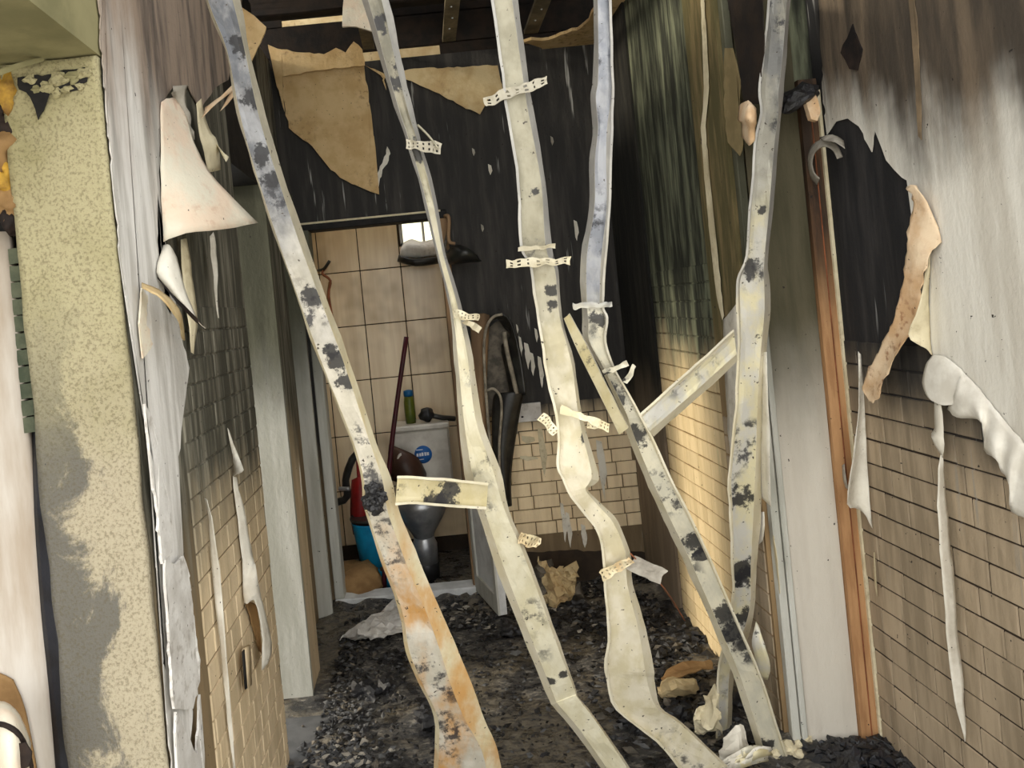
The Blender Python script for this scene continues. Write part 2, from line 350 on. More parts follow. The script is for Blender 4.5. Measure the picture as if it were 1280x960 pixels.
# back wall with the bathroom doorway cut out
DX0, DX1, DH = -0.605, 0.135, 2.03
def back_wall():
    bm = bmesh.new()
    def b(a, c):
        r = bmesh.ops.create_cube(bm, size=1)
        for v in r['verts']: v.co = Vector([(a[i] + c[i]) / 2 + v.co[i] * (c[i] - a[i]) for i in range(3)])
    b((XL - 0.25, YB, 0), (DX0, YB + 0.1, 2.9)); b((DX1, YB, 0), (XF, YB + 0.1, 2.9)); b((DX0, YB, DH), (DX1, YB + 0.1, 2.9))
    me = bpy.data.meshes.new('wall_back'); bm.to_mesh(me); bm.free()
    return tag(link('wall_back', me, 'wall_b'), None, kind='structure')
wall_back = back_wall()
def floor():
    vs_, fs = [], []; nx, ny = 190, 260; x0, x1, y0, y1 = -0.80, XR + 0.1, 1.0, YB + 0.05
    for j in range(ny):
        for i in range(nx):
            x = x0 + (x1 - x0) * i / (nx - 1); y = y0 + (y1 - y0) * j / (ny - 1)
            e = max(0, 1 - abs(x - XF) / 0.35) * 0.04 + max(0, 1 - abs(x + 0.5) / 0.25) * 0.015 + max(0, 1 - (YB - y) / 0.6) * 0.05
            h = noise.fractal(Vector((x * 6, y * 6, 0)), 0.8, 2.1, 5) * 0.012 + e * (0.6 + noise.noise(Vector((x * 9, y * 9, 3))))
            vs_.append((x, y, max(-0.012, h * 0.8)))
    for j in range(ny - 1):
        for i in range(nx - 1): fs.append((j * nx + i, j * nx + i + 1, (j + 1) * nx + i + 1, (j + 1) * nx + i))
    return tag(mesh('floor', vs_, fs, 'floor', None, True), None, kind='structure')
floor_o = floor()
slab('floor_outside', (-14, -16, -0.12), (14, 1.0, -0.02), 'outside')
slab('floor_side_room', (-4, 1.0, -0.1), (-0.80, 6.0, -0.015), 'floor')
slab('wall_sun_block', (-2.3, 0.3, 0), (-2.2, 2.36, 3.4), 'wall_l')  # unseen side-room wall, added to keep the sun off the near right wall
slab('floor_bathroom', (-0.85, YB + 0.04, -0.1), (0.9, 5.0, 0.0), 'floor')
# ---- brick courses, each brick its own piece
BM_ = {}
def brick_mesh(L, hgt, mat):
    key = (round(L, 3), round(hgt, 3), mat)
    if key not in BM_:
        d, g = 0.004, 0.0025
        vs_ = [(-L/2, 0, -hgt/2), (L/2, 0, -hgt/2), (L/2, 0, hgt/2), (-L/2, 0, hgt/2),
               (-L/2+g, -d, -hgt/2+g), (L/2-g, -d, -hgt/2+g), (L/2-g, -d*0.9, hgt/2-g), (-L/2+g, -d*1.1, hgt/2-g)]
        fs = [(4,5,6,7), (0,1,5,4), (1,2,6,5), (2,3,7,6), (3,0,4,7)]
        me = bpy.data.meshes.new('brick'); me.from_pydata(vs_, [], fs); me.materials.append(M[mat]); me.update()
        BM_[key] = me
    return BM_[key]
def courses(parent, mat, to_world, rot, s0, s1, zmax, ch, ok, lens, seed, joint=0.0045):
    rng = random.Random(seed); n = 0; z = 0.0; row = 0
    while z < zmax:
        s = s0 - rng.uniform(0, 0.1); drift = 0
        while s < s1:
            L = rng.choice(lens)
            if rng.random() < 0.12: L *= 1.5
            a, b = max(s, s0), min(s + L, s1)
            if b - a > 0.02:
                c = (a + b) / 2; w = to_world(c, z + ch / 2)
                if ok(w) and n < 300:
                    Lq = max(0.015, round((b - a - joint) / 0.005) * 0.005)
                    o = bpy.data.objects.new('brick', brick_mesh(Lq, ch - joint, mat)); COL.objects.link(o)
                    o.location = (w.x, w.y, w.z + rng.uniform(-0.0012, 0.0012)); o.rotation_euler = (rng.uniform(-.01, .01), rng.uniform(-.008, .008), rot)
                    o.parent = parent; n += 1
            s += L
        z += ch; row += 1
    return n
def inframe(w, pad=40):
    if w.y < 0.3: return False
    x, y = PIX(w); return -pad < x < 1280 + pad and -pad < y < 960 + pad
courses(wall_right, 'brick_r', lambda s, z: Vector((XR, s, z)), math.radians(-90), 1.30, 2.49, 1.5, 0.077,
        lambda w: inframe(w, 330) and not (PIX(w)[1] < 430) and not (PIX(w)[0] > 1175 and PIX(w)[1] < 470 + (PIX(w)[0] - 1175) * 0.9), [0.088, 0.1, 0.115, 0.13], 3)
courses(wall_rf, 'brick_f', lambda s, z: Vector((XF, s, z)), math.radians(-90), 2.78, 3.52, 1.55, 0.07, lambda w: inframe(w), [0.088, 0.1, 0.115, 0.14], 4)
courses(wall_back, 'brick_b', lambda s, z: Vector((s, YB, z)), 0, 0.26, 1.05, 0.98, 0.07, lambda w: w.z > 0.26, [0.085, 0.1, 0.11, 0.14], 5)
courses(wall_left, 'brick_l', lambda s, z: Vector((XL, s, z)), math.radians(90), 1.9, 2.675, 1.6, 0.07, lambda w: inframe(w, 40), [0.088, 0.1, 0.115, 0.14], 6)
# ---- left doorway: plastered jamb, soffit, charred frame
def jamb_face():
    vs_, fs = [], []; nx, nz = 18, 130
    for j in range(nz):
        for i in range(nx):
            x = XL - 0.205 + 0.205 * i / (nx - 1); z = 2.13 * j / (nz - 1)
            d = noise.fractal(Vector((x * 12, 0, z * 9)), 0.9, 2.0, 5) * 0.004
            xx = x + (0.01 * noise.noise(Vector((0, 4, z * 6))) if i == 0 else 0) + (0.004 * noise.noise(Vector((3, 0, z * 8))) if i == nx - 1 else 0)
            vs_.append((xx, YC - 0.012 + d, z))
    for j in range(nz - 1):
        for i in range(nx - 1): fs.append((j * nx + i, j * nx + i + 1, (j + 1) * nx + i + 1, (j + 1) * nx + i))
    o = mesh('plaster_jamb', vs_, fs, 'jamb', wall_left, True); solid(o, 0.02, 1.0); return o
jamb_face()['label'] = 'cream and grey plastered door jamb with flaking patches'
box('door_head', (XL - 0.9, 0.7, 2.135), (XL, YC + 0.01, 2.30), 'soffit', lintel)
box('plaster_over_door', (XL - 0.2, 0.7, 2.302), (XL - 0.001, YC - 0.001, 3.0), 'paper_l', lintel)
# ---- ceiling remains: boards, joists
ceiling = slab('ceiling', (-0.9, 1.5, 3.42), (1.6, 4.16, 3.45), 'roof_board')
for k in range(10):
    y = 1.5 + k * 0.26
    box('plank', (-0.9, y, 3.38 + 0.01 * (k % 2)), (1.6, y + 0.24, 3.405 + 0.01 * (k % 2)), 'roof_board', ceiling)
for k, y in enumerate((2.3, 2.95, 3.6)):
    tag(box('ceiling_joist', (-0.85, y, 3.0), (1.5, y + 0.07, 3.17), 'rafter', None, 0.006, 0.01, 6),
        ('charred ceiling joist nearest the doorway, above the frame', 'charred ceiling joist midway along the corridor', 'charred ceiling joist nearest the back wall')[k], 'joist', 'ceiling joists')
slab('gap_backing_board', (-1.2, YB + 0.42, 2.75), (1.8, YB + 0.46, 3.6), 'tan_light')  # tan board added outside so the gaps look tan, not sky-white
gable = slab('wall_back_gable', (-0.9, YB + 0.02, 3.19), (1.6, YB + 0.08, 3.42), 'roof_board')
box('plank', (-0.9, YB + 0.02, 2.965), (1.6, YB + 0.05, 3.135), 'rafter', gable)
box('plank', (-0.9, YB + 0.02, 3.13), (-0.62, YB + 0.05, 3.2), 'rafter', gable); box('plank', (-0.25, YB + 0.02, 3.13), (1.6, YB + 0.05, 3.2), 'rafter', gable)
box('plank', (-0.9, YB + 0.02, 2.89), (-0.22, YB + 0.05, 2.97), 'rafter', gable); box('plank', (0.22, YB + 0.02, 2.89), (1.6, YB + 0.05, 2.97), 'rafter', gable)
for k, (x, w) in enumerate(((0.27, 0.07), (0.71, 0.075), (-0.16, 0.06))):
    st = empty('ceiling_strap', (x, 2.9, 2.96))
    sp_ = adopt(box('strip', (x - w / 2, 2.2 + 0.9 * (k == 2), 2.955), (x + w / 2, 4.06, 2.975), 'strap_metal'), st)
    for j in range(9):
        sub(lathe('rivet', [(0.006, 0), (0.004, -0.004)], (x + (j % 2 - 0.5) * 0.01, 2.75 + j * 0.14 * (1 if k < 2 else 0.9), 2.954), 'pvc', None, 6), sp_)
    tag(st, ('soot-dimmed metal ceiling strap above the gap between the middle studs', 'soot-dimmed metal ceiling strap slanting up beside the blue-grey stud', 'short metal ceiling strap above the second stud from left')[k], 'strap', 'metal ceiling straps')
# ---------------------------------------------------------------- right: frontal return panel, casing, wood strip
panel = slab('trim_1', (XF + 0.03, 2.478, 0.0), (1.272, 2.491, 2.9), 'panel_r')
tag(box('corner_bead', (XF - 0.004, 2.468, 0.02), (XF + 0.022, 2.50, 2.9), 'casing', panel, 0.003), 'pale corner bead'); box('corner_bead', (XF + 0.026, 2.466, 0.0), (XF + 0.045, 2.48, 1.6), 'casing', panel, 0.003)
oak = slab('trim_2', (1.275, 2.462, 0.0), (1.335, 2.49, 2.16), 'oak')
box('groove_strip', (1.306, 2.459, 0.0), (1.309, 2.463, 2.1), 'rust_wood', oak); box('edge_strip', (1.329, 2.452, 0.0), (1.339, 2.464, 2.12), 'cream_paper', oak)
pil = slab('trim_3', (XF - 0.018, 2.50, 0.0), (XF + 0.001, 2.77, 2.95), 'pilaster')
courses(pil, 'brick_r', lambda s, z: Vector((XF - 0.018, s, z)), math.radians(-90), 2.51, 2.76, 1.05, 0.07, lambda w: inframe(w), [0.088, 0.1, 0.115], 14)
torn('wallpaper', [(876, 0), (882, 120), (876, 160), (884, 260), (896, 370), (903, 400), (905, 395), (899, 340), (888, 240), (881, 150), (886, 110), (880, 0)], lambda x, y: PF(x, y, 0.024), 'cream_paper', pil, jit=0.6)
torn('wallpaper', [(906, 60), (905, 130), (910, 178), (925, 195), (929, 180), (924, 150), (926, 100), (916, 60)], lambda x, y: PF(x, y, 0.022), 'olive_tan', pil, jit=1)
sooty('dark_band', (146, 130, 110), (130, 115, 97), (26, 26, 24), (50, 48, 42), 0.7, 1.2, 0.3)
slab('wall_dark_band', (XF - 0.012, 3.53, 0.0), (XF + 0.001, 4.079, 2.9), 'dark_band')  # darker band at the far end of the rear right wall, sooty above
# left rear doorway jamb and casing beside the bathroom
j1 = slab('door_frame_1', (XL - 0.19, 3.13, 0.0), (XL + 0.018, 3.16, 2.12), 'casing')
box('jamb_side', (XL - 0.06, 3.16, 0.0), (XL + 0.016, 3.36, 2.12), 'brick_l', j1)
slab('trim_4', (XL - 0.09, 3.93, 0.0), (XL + 0.004, 3.96, 2.2), 'casing')
fr = slab('door_frame_2', (DX0 - 0.02, YB - 0.03, 0.05), (DX0 + 0.03, YB + 0.08, DH), 'casing', bev=0.004)
box('head', (DX0 - 0.02, YB - 0.03, DH - 0.01), (DX1 + 0.03, YB + 0.08, DH + 0.035), 'black', fr, 0.004)
box('head_strip', (DX0 - 0.02, YB - 0.034, DH + 0.025), (DX1, YB - 0.03, DH + 0.035), 'cream_paper', fr)
box('threshold', (DX0 - 0.02, YB - 0.04, 0.0), (DX1 + 0.03, YB + 0.08, 0.05), 'pvc', fr, 0.005)
box('stile', (DX1 - 0.02, YB - 0.02, 0.05), (DX1 + 0.03, YB + 0.08, DH), 'melted_brown', fr, 0.004)
# ---------------------------------------------------------------- bathroom
YT = 4.85
wb = slab('wall_bathroom', (-0.9, YT + 0.01, 0), (0.9, YT + 0.1, 2.6), 'mortar')
# window hole sits high right: cover only below / beside it by building the wall from pieces
bpy.data.objects.remove(wb)
WX0, WX1 = P(500, 300, YT).x, P(553, 300, YT).x; WZ0, WZ1 = P(520, 306, YT).z, P(520, 262, YT).z
def bath_wall():
    bm = bmesh.new()
    def b(a, c):
        r = bmesh.ops.create_cube(bm, size=1)
        for v in r['verts']: v.co = Vector([(a[i] + c[i]) / 2 + v.co[i] * (c[i] - a[i]) for i in range(3)])
    y0, y1 = YT + 0.008, YT + 0.12
    b((-1.0, y0, 0), (WX0, y1, 2.6)); b((WX1, y0, 0), (0.9, y1, 2.6)); b((WX0, y0, 0), (WX1, y1, WZ0)); b((WX0, y0, WZ1), (WX1, y1, 2.6))
    me = bpy.data.meshes.new('wall_bathroom'); bm.to_mesh(me); bm.free()
    return tag(link('wall_bathroom', me, 'mortar'), None, kind='structure')
wb = bath_wall()
slab('wall_bathroom_left', (-0.98, YB + 0.1, 0), (-0.82, YT + 0.1, 2.6), 'tile'); slab('wall_bathroom_right', (0.42, YB + 0.1, 0), (0.55, YT + 0.1, 2.6), 'tile')
tx0 = P(454, 380, YT).x; tw = P(505, 376, YT).x - tx0
tz0 = P(470, 405, YT).z; th_ = (P(470, 337, YT).z - P(470, 474, YT).z) / 2
for i in range(-2, 4):
    for j in range(-4, 4):
        a, b = tx0 + i * tw, tx0 + (i + 1) * tw; c, d = tz0 + j * th_, tz0 + (j + 1) * th_
        if a > 0.42 or d < 0 or c > 2.5: continue
        c = max(c, 0)
        # keep the window clear
        if b > WX0 + 0.01 and a < WX1 - 0.01 and d > WZ0 + 0.01 and c < WZ1 - 0.01:
            if WZ0 - c > 0.03: d = WZ0
            elif WX0 - a > 0.03: b = WX0
            else: continue
        if b > WX0 + 0.01 and a < WX1 - 0.01 and d > WZ0 + 0.01 and c < WZ1: b = WX0
        if b - a < 0.02: continue
        box('tile', (a + 0.003, YT, c + 0.003), (b - 0.003, YT + 0.009, d - 0.003), 'tile', wb, 0.002)
win = slab('window_1', (WX0 - 0.005, YT + 0.02, WZ0 - 0.005), (WX0 + 0.02, YT + 0.06, WZ1), 'pvc')
box('frame_rail', (WX0, YT + 0.02, WZ0 - 0.005), (WX1, YT + 0.06, WZ0 + 0.02), 'pvc', win); mx = P(529, 290, YT).x
box('mullion', (mx - 0.008, YT + 0.02, WZ0), (mx + 0.008, YT + 0.06, WZ1), 'pvc', win)
for a, b in ((WX0 + 0.02, mx - 0.008), (mx + 0.008, WX1)): box('pane', (a, YT + 0.035, WZ0 + 0.02), (b, YT + 0.041, WZ1), 'window_glass', win)
# bundle on the sill
t = empty('sill_bundle', P(522, 325, YT - 0.1))
sb = [P(499, 318, YT - .1), P(505, 303, YT - .1), P(545, 300, YT - .1), P(548, 318, YT - .1)]
adopt(grid('cloth', [[P(500, 322, 4.74), P(515, 322, 4.70), P(530, 321, 4.70), P(548, 319, 4.72)], [P(501, 310, 4.72), P(515, 307, 4.68), P(530, 309, 4.68), P(549, 307, 4.72)], [P(506, 303, 4.82), P(515, 300, 4.82), P(530, 302, 4.82), P(548, 298, 4.82)]], 'plaster_white', None, 0.01, 3, 0, 0.01), t)
adopt(grid('tray', [[P(498, 322, 4.84), P(520, 322, 4.84), P(550, 320, 4.84)], [P(497, 326, 4.72), P(520, 332, 4.68), P(550, 328, 4.70)], [P(499, 319, 4.70), P(520, 324, 4.66), P(550, 320, 4.68)]], 'melted_black', None, 0.012, 3), t)
tag(t, 'white cloth on a black melted tray below the bathroom window', 'bundle')
# toilet
TC = P(528, 560, 4.62)
toilet = empty('toilet', (TC.x, 4.5, 0))
a, b = P(497, 604, 4.62), P(560, 530, 4.62)
cis = adopt(box('cistern', (a.x, 4.55, a.z - 0.08), (b.x, 4.80, b.z - 0.01), 'porcelain', None, 0.012), toilet)
lid = sub(box('cistern_lid', (a.x - 0.006, 4.54, b.z - 0.012), (b.x + 0.006, 4.81, b.z + 0.022), 'porcelain', None, 0.008), cis)
s = P(529, 568, 4.55)
stk = adopt(lathe('sticker', [(0.001, -0.001), (0.053, -0.001), (0.053, 0.001), (0.001, 0.001)], (0, 0, 0), 'sticker_blue', None, 28), toilet)
stk.matrix_parent_inverse = Matrix.Translation(toilet.location).inverted(); stk.rotation_euler = (math.radians(90), 0, 0); stk.location = (s.x, 4.547, s.z)
stk['label'] = 'round blue sticker with white lettering'
for i, (dx, dz, w, h) in enumerate([(-.034, .0, .012, .018), (-.018, .0, .010, .018), (-.004, .002, .012, .020), (.013, .002, .010, .020), (.028, .002, .014, .018), (-.02, .03, .04, .004), (-.015, -.028, .034, .004)]):
    q = box('lettering', (s.x + dx - w / 2, 4.5445, s.z + dz - h / 2), (s.x + dx + w / 2, 4.546, s.z + dz + h / 2), 'sticker_white', None); q.parent = stk; q.matrix_parent_inverse = Matrix.LocRotScale(Vector((s.x, 4.547, s.z)), stk.rotation_euler, None).inverted()
bx = P(533, 700, 4.45).x; 
adopt(lathe('pedestal', [(0.072, 0.07), (0.073, 0.19), (0.062, 0.215), (0.06, 0.25)], (bx, 4.42, 0), 'galv', None, 28), toilet)
adopt(lathe('foot', [(0.074, 0.0), (0.0735, 0.08), (0.07, 0.085)], (bx, 4.42, 0), 'galv_dark', None, 28), toilet)
adopt(lathe('bowl', [(0.058, 0.235), (0.075, 0.27), (0.108, 0.32), (0.138, 0.37), (0.152, 0.42), (0.158, 0.47), (0.14, 0.47), (0.11, 0.40), (0.03, 0.32)], (bx, 4.42, 0), 'galv', None, 32, 1.0, 1.25), toilet)
adopt(grid('seat_lid', [[P(487, 556, 4.5), P(505, 563, 4.42), P(522, 573, 4.42), P(532, 592, 4.5)], [P(486, 575, 4.45), P(500, 582, 4.36), P(518, 592, 4.36), P(532, 600, 4.45)], [P(490, 600, 4.45), P(505, 604, 4.38), P(520, 606, 4.38), P(532, 606, 4.45)]], 'brown_lid', None, 0.012, 3), toilet)
r_ = adopt(lathe('seat_ring', [(0.035, 0), (0.045, 0.01), (0.035, 0.02), (0.028, 0.01)], (0, 0, 0), 'porcelain', None, 20), toilet)
r_.location = P(502, 580, 4.40); r_.rotation_euler = (math.radians(80), 0, math.radians(20)); r_.scale = (0.7, 1.4, 1)
tag(toilet, 'soot-greyed toilet with boxy cistern and round blue sticker in bathroom', 'toilet')
zt = b.z + 0.022
bp = P(513, 520, 4.66)
bt = empty('spray_bottle', (bp.x, 4.66, zt))
bb_ = adopt(lathe('body', [(0.03, 0.0), (0.033, 0.05), (0.033, 0.13), (0.026, 0.17)], (bp.x, 4.66, zt), 'bottle_green', None, 16), bt); sub(lathe('cap', [(0.028, 0.165), (0.03, 0.18), (0.028, 0.20), (0.01, 0.205)], (bp.x, 4.66, zt), 'bottle_cap', None, 16), bb_)
tag(bt, 'green bottle with blue cap standing on the toilet cistern', 'bottle')
sp = P(533, 515, 4.64)
sh = empty('hand_shower', (sp.x, 4.64, zt))
o = adopt(link('head', lump_mesh(2.2, 0.045, 3, 0.25, 1.0), 'galv_dark', None, True), sh); o.location = (sp.x, 4.64, zt + 0.045)
adopt(tube('handle', [(sp.x + .02, 4.64, zt + .04), (sp.x + .09, 4.64, zt + .018), (sp.x + .17, 4.66, zt + .0)], 0.016, 'melted_black', None), sh)
tag(sh, 'dark melted hand shower lying on the cistern lid', 'hand shower')
tag(tube('mop_handle', [P(480, 735, 4.21), P(487, 580, 4.23), P(508, 421, 4.26)], 0.014, 'maroon'), 'slim maroon mop handle leaning before the bathroom tiles', 'mop handle')
# buckets, sack, red dustpan, hose
bl = P(466, 690, 4.4)
bu = empty('bucket', (bl.x, 4.4, 0)); bk_ = adopt(lathe('body', [(0.085, 0.0), (0.115, 0.24), (0.118, 0.25), (0.11, 0.25), (0.08, 0.02)], (bl.x + 0.01, 4.40, 0.11), 'blue_plastic', None, 24), bu); sub(lathe('rim', [(0.12, 0.24), (0.124, 0.25), (0.12, 0.26), (0.114, 0.25)], (bl.x + .01, 4.40, 0.13), 'melted_black', None, 24), bk_)
tag(bu, 'bright blue plastic bucket with blackened rim inside the bathroom door', 'bucket')
b2 = P(477, 725, 4.3); q = lathe('basin', [(0.05, 0.0), (0.085, 0.11), (0.08, 0.11), (0.045, 0.01)], (b2.x + .07, 4.30, 0.0), 'blue_plastic', None, 24); tag(q, 'small blue basin on the bathroom floor below the bucket', 'basin')
sk = link('sack', lump_mesh(5.1, 0.15, 3, 0.35, 0.62), 'sack', None, True); sk.location = (P(448, 735, 4.25).x, 4.27, 0.07); tag(sk, 'slumped brown sack on the bathroom floor by the door frame', 'sack')
dp = empty('dustpan', P(448, 640, 4.5))
adopt(grid('pan', [[P(440, 600, 4.5), P(450, 596, 4.46), P(458, 600, 4.5)], [P(438, 640, 4.46), P(450, 640, 4.42), P(462, 640, 4.46)], [P(442, 668, 4.5), P(450, 670, 4.46), P(460, 668, 4.5)]], 'red_plastic', None, 0.006), dp); adopt(tube('handle', [P(449, 600, 4.5), P(447, 570, 4.55), P(446, 545, 4.6)], 0.012, 'red_plastic'), dp)
tag(dp, 'dark red dustpan hanging on the left bathroom wall', 'dustpan')
hs = empty('shower_hose', P(404, 340, 4.7))
adopt(tube('hose', [P(407, 335, 4.78), P(403, 342, 4.72), P(413, 351, 4.70), P(411, 370, 4.7), P(418, 410, 4.7), P(428, 470, 4.7), P(436, 540, 4.7)], 0.008, 'rust_wood'), hs); adopt(tube('bracket', [P(398, 338, 4.8), P(405, 336, 4.74), P(412, 326, 4.72)], 0.01, 'melted_black'), hs); adopt(tube('strap', [P(412, 352, 4.72), P(410, 380, 4.72), P(422, 420, 4.72)], 0.007, 'sack'), hs)
tag(hs, 'rusty hose hanging from a bracket on the bathroom tiles', 'hose')
hb = empty('pipe_trap', P(440, 600, 4.3)); adopt(tube('pipe', [(-0.83, 4.35, P(430, 625, 4.35).z - .02), P(430, 625, 4.35), P(432, 600, 4.32), P(440, 575, 4.3), P(452, 562, 4.3)], 0.022, 'melted_black'), hb); adopt(tube('valve', [P(424, 611, 4.3), P(437, 611, 4.28)], 0.012, 'galv'), hb)
tag(hb, 'blackened pipe with small valve on the left bathroom wall', 'pipe')
# remaining part of bathroom door, hinged at the right
dl = empty('door_1', (0.14, YB, 0)); dl['kind'] = 'structure'
def leaf():
    A = Vector((0.135, YB - 0.03, 0.03)); B = PG(626, 772, 0.02); d = (B - A); d.z = 0; nrm = Vector((d.y, -d.x, 0)).normalized() * 0.035
    hgt = 0.62
    vs_ = []
    for p in (A, B):
        for k in (0, 1):
            for z in (0.03, hgt): vs_.append(Vector((p.x, p.y, z)) + nrm * (-k))
    f = [(0, 1, 5, 4), (2, 6, 7, 3), (0, 2, 3, 1), (4, 5, 7, 6), (1, 3, 7, 5), (0, 4, 6, 2)]
    adopt(mesh('leaf', vs_, f, 'pvc'), dl)
    for n_, (s0, s1) in (('rail', (0.0, 0.12)), ('rail', (0.9, 1.0))):
        v = []
        for tt in (s0, s1):
            p = A + d * tt
            for k in (0.0, 0.3):
                for z in (0.03, hgt): v.append(Vector((p.x, p.y, z)) + nrm * k)
        adopt(mesh(n_, v, f, 'casing'), dl)
    p0 = A + d * 0.12; p1 = A + d * 0.9; v = []
    for p in (p0, p1):
        for k in (0.0, 0.3):
            for z in (0.03, 0.12): v.append(Vector((p.x, p.y, z)) + nrm * k)
    adopt(mesh('rail', v, f, 'casing'), dl)
leaf()
# warped black plastic arch beside the doorway
ar = empty('warped_panel', (0.33, 3.9, 0.9))
adopt(grid('board', [[P(588, 405, 3.95), P(600, 392, 3.93), P(612, 394, 3.95)], [P(592, 480, 3.95), P(602, 480, 3.93), P(608, 480, 3.95)], [P(596, 560, 3.95), P(603, 560, 3.93), P(610, 560, 3.95)], [P(602, 640, 3.95), P(608, 640, 3.93), P(614, 640, 3.95)]], 'melted_brown', None, 0.006), ar)
adopt(grid('back_sheet', [[P(607, 415, 3.98), P(625, 400, 3.98), P(640, 420, 3.98)], [P(607, 480, 3.98), P(622, 480, 3.98), P(645, 480, 3.98)], [P(607, 520, 3.98), P(622, 520, 3.98), P(640, 500, 3.98)]], 'rubber_grey', None, 0.006), ar)
adopt(grid('arch_strip', [[P(612, 402, 3.90), P(622, 398, 3.96), P(631, 410, 3.97)], [P(621, 394, 3.88), P(632, 398, 3.92), P(637, 415, 3.95)], [P(634, 396, 3.88), P(641, 408, 3.92), P(642, 425, 3.95)], [P(646, 425, 3.88), P(640, 430, 3.92), P(627, 432, 3.95)], [P(655, 470, 3.88), P(645, 470, 3.90), P(634, 470, 3.94)], [P(658, 494, 3.88), P(648, 494, 3.90), P(639, 494, 3.94)]], 'melted_black', None, 0.008), ar)
adopt(tube('groove_rib', [P(630, 415, 3.89), P(634, 440, 3.885), P(641, 470, 3.885), P(646, 492, 3.885)], 0.012, 'seal'), ar)
adopt(tube('edge_seal', [P(613, 560, 3.9), P(608, 500, 3.9), P(605, 440, 3.9), P(608, 410, 3.89), P(617, 396, 3.88), P(628, 393, 3.87)], 0.008, 'seal'), ar)
adopt(grid('lower_board', [[P(620, 492, 3.92), P(640, 490, 3.88), P(657, 492, 3.9)], [P(616, 505, 3.92), P(636, 506, 3.88), P(652, 502, 3.9)], [P(616, 560, 3.92), P(628, 560, 3.89), P(642, 560, 3.92)], [P(622, 600, 3.92), P(630, 600, 3.89), P(638, 600, 3.92)], [P(628, 634, 3.92), P(633, 634, 3.9), P(639, 632, 3.92)]], 'melted_black', None, 0.01), ar)
adopt(tube('loop_seal', [P(609, 488, 3.88), P(617, 486, 3.86), P(625, 495, 3.86), P(627, 515, 3.86), P(624, 560, 3.86), P(626, 615, 3.88)], 0.007, 'seal'), ar)
tag(ar, 'warped black plastic door panel with arched top beside the bathroom doorway', 'door panel')
# switch box on the back wall
sw = empty('socket', PB(660, 515, 0.01)); a = PB(646, 528); b = PB(675, 502)
adopt(box('plate', (a.x, YB - 0.022, a.z), (b.x, YB - 0.008, b.z), 'plaster_white', None, 0.003), sw); adopt(box('frame', (a.x - 0.06, YB - 0.012, a.z - 0.06), (a.x, YB - 0.006, b.z - .02), 'grey_curl', None, 0.003), sw)
adopt(lathe('screw', [(0.006, -0.004), (0.006, 0.004)], (a.x + .03, YB - 0.022, a.z + .03), 'black', None, 8), sw)
tag(sw, 'sooty white socket plate on the back wall right of the warped panel', 'socket')
# burnt lamp beside the doorway head
lm = empty('burnt_lamp', PB(575, 320, 0.05))
adopt(grid('shade', [[P(556, 318, 4.02), P(566, 308, 3.95), P(575, 306, 3.95)], [P(560, 327, 3.96), P(580, 318, 3.88), P(592, 316, 3.9)], [P(566, 330, 4.02), P(586, 327, 3.95), P(602, 325, 3.98)]], 'melted_black', None, 0.01, 3, 0, 0.01), lm)
adopt(tube('bracket', [P(556, 270, 4.05), P(561, 272, 4.0), P(561, 300, 4.0), P(569, 305, 4.0)], 0.010, 'melted_brown'), lm); adopt(tube('stem', [P(560, 290, 4.05), P(556, 310, 4.0), P(562, 318, 4.0)], 0.008, 'rubber_grey'), lm)
tag(lm, 'black melted lamp shade on a bracket right of the bathroom doorway', 'lamp')
# ---------------------------------------------------------------- torn paper still stuck to walls (parts of the setting)
def part(o, label=None):
    if label: o['label'] = label
    return o
part(torn('wallpaper', [(1023, -60), (1026, 60), (1030, 120), (1034, 168), (1045, 152), (1060, 148), (1074, 158), (1086, 182), (1090, 190), (1094, 163), (1103, 186), (1108, 200), (1118, 212), (1128, 222), (1143, 230), (1150, 245), (1168, 275), (1172, 300), (1158, 335), (1152, 380), (1158, 420), (1165, 443), (1190, 455), (1215, 490), (1245, 522), (1280, 556), (1400, 660), (1500, 700), (1500, -60)], lambda x, y: PR(x, y, 0.006), 'paper_r', wall_right, 0.003, 1.6, 8), 'scorched white wallpaper with a torn edge')
part(torn('wallpaper_blister', [(1066, 30), (1078, 62), (1072, 88), (1062, 86), (1051, 66)], lambda x, y: PR(x, y, 0.010), 'charwood', wall_right, 0.003, 1, 8))
part(torn('seam_strip', [(1139, -20), (1146, 20), (1150, 100), (1152, 175), (1148, 170), (1144, 90), (1136, 0)], lambda x, y: PR(x, y, 0.010), 'seam', wall_right, 0.002, 0.8, 10))
part(torn('wallpaper', [(120, -40), (128, 80), (150, 316), (178, 510), (189, 560), (196, 700), (214, 960), (228, 980), (240, 900), (228, 700), (222, 600), (226, 520), (236, 460), (226, 420), (206, 380), (196, 300), (200, 140), (215, 110), (235, 108), (250, 140), (268, 110), (285, 100), (300, 60), (302, -40)], lambda x, y: PL(x, y, 0.006), 'paper_l', wall_left, 0.003, 1.5, 9), 'streaked sooty wallpaper')
part(torn('wallpaper', [(205, 700), (218, 706), (228, 695), (236, 720), (241, 780), (249, 825), (246, 868), (240, 886), (217, 886), (212, 830)], lambda x, y: PL(x, y, 0.022), 'plaster_white', wall_left, 0.006, 1.5, 8), 'white torn wallpaper backing')
part(torn('wallpaper', [(219, 890), (246, 945), (249, 868), (254, 960), (256, 990), (222, 990)], lambda x, y: PL(x, y, 0.020), 'plaster_white', wall_left, 0.006, 1.5, 8))
part(torn('plaster_chip', [(180, 505), (188, 520), (196, 555), (202, 600), (212, 640), (214, 690), (202, 705), (196, 640), (188, 570)], lambda x, y: PL(x, y, 0.020), 'plaster_white', wall_left, 0.006, 2, 7))
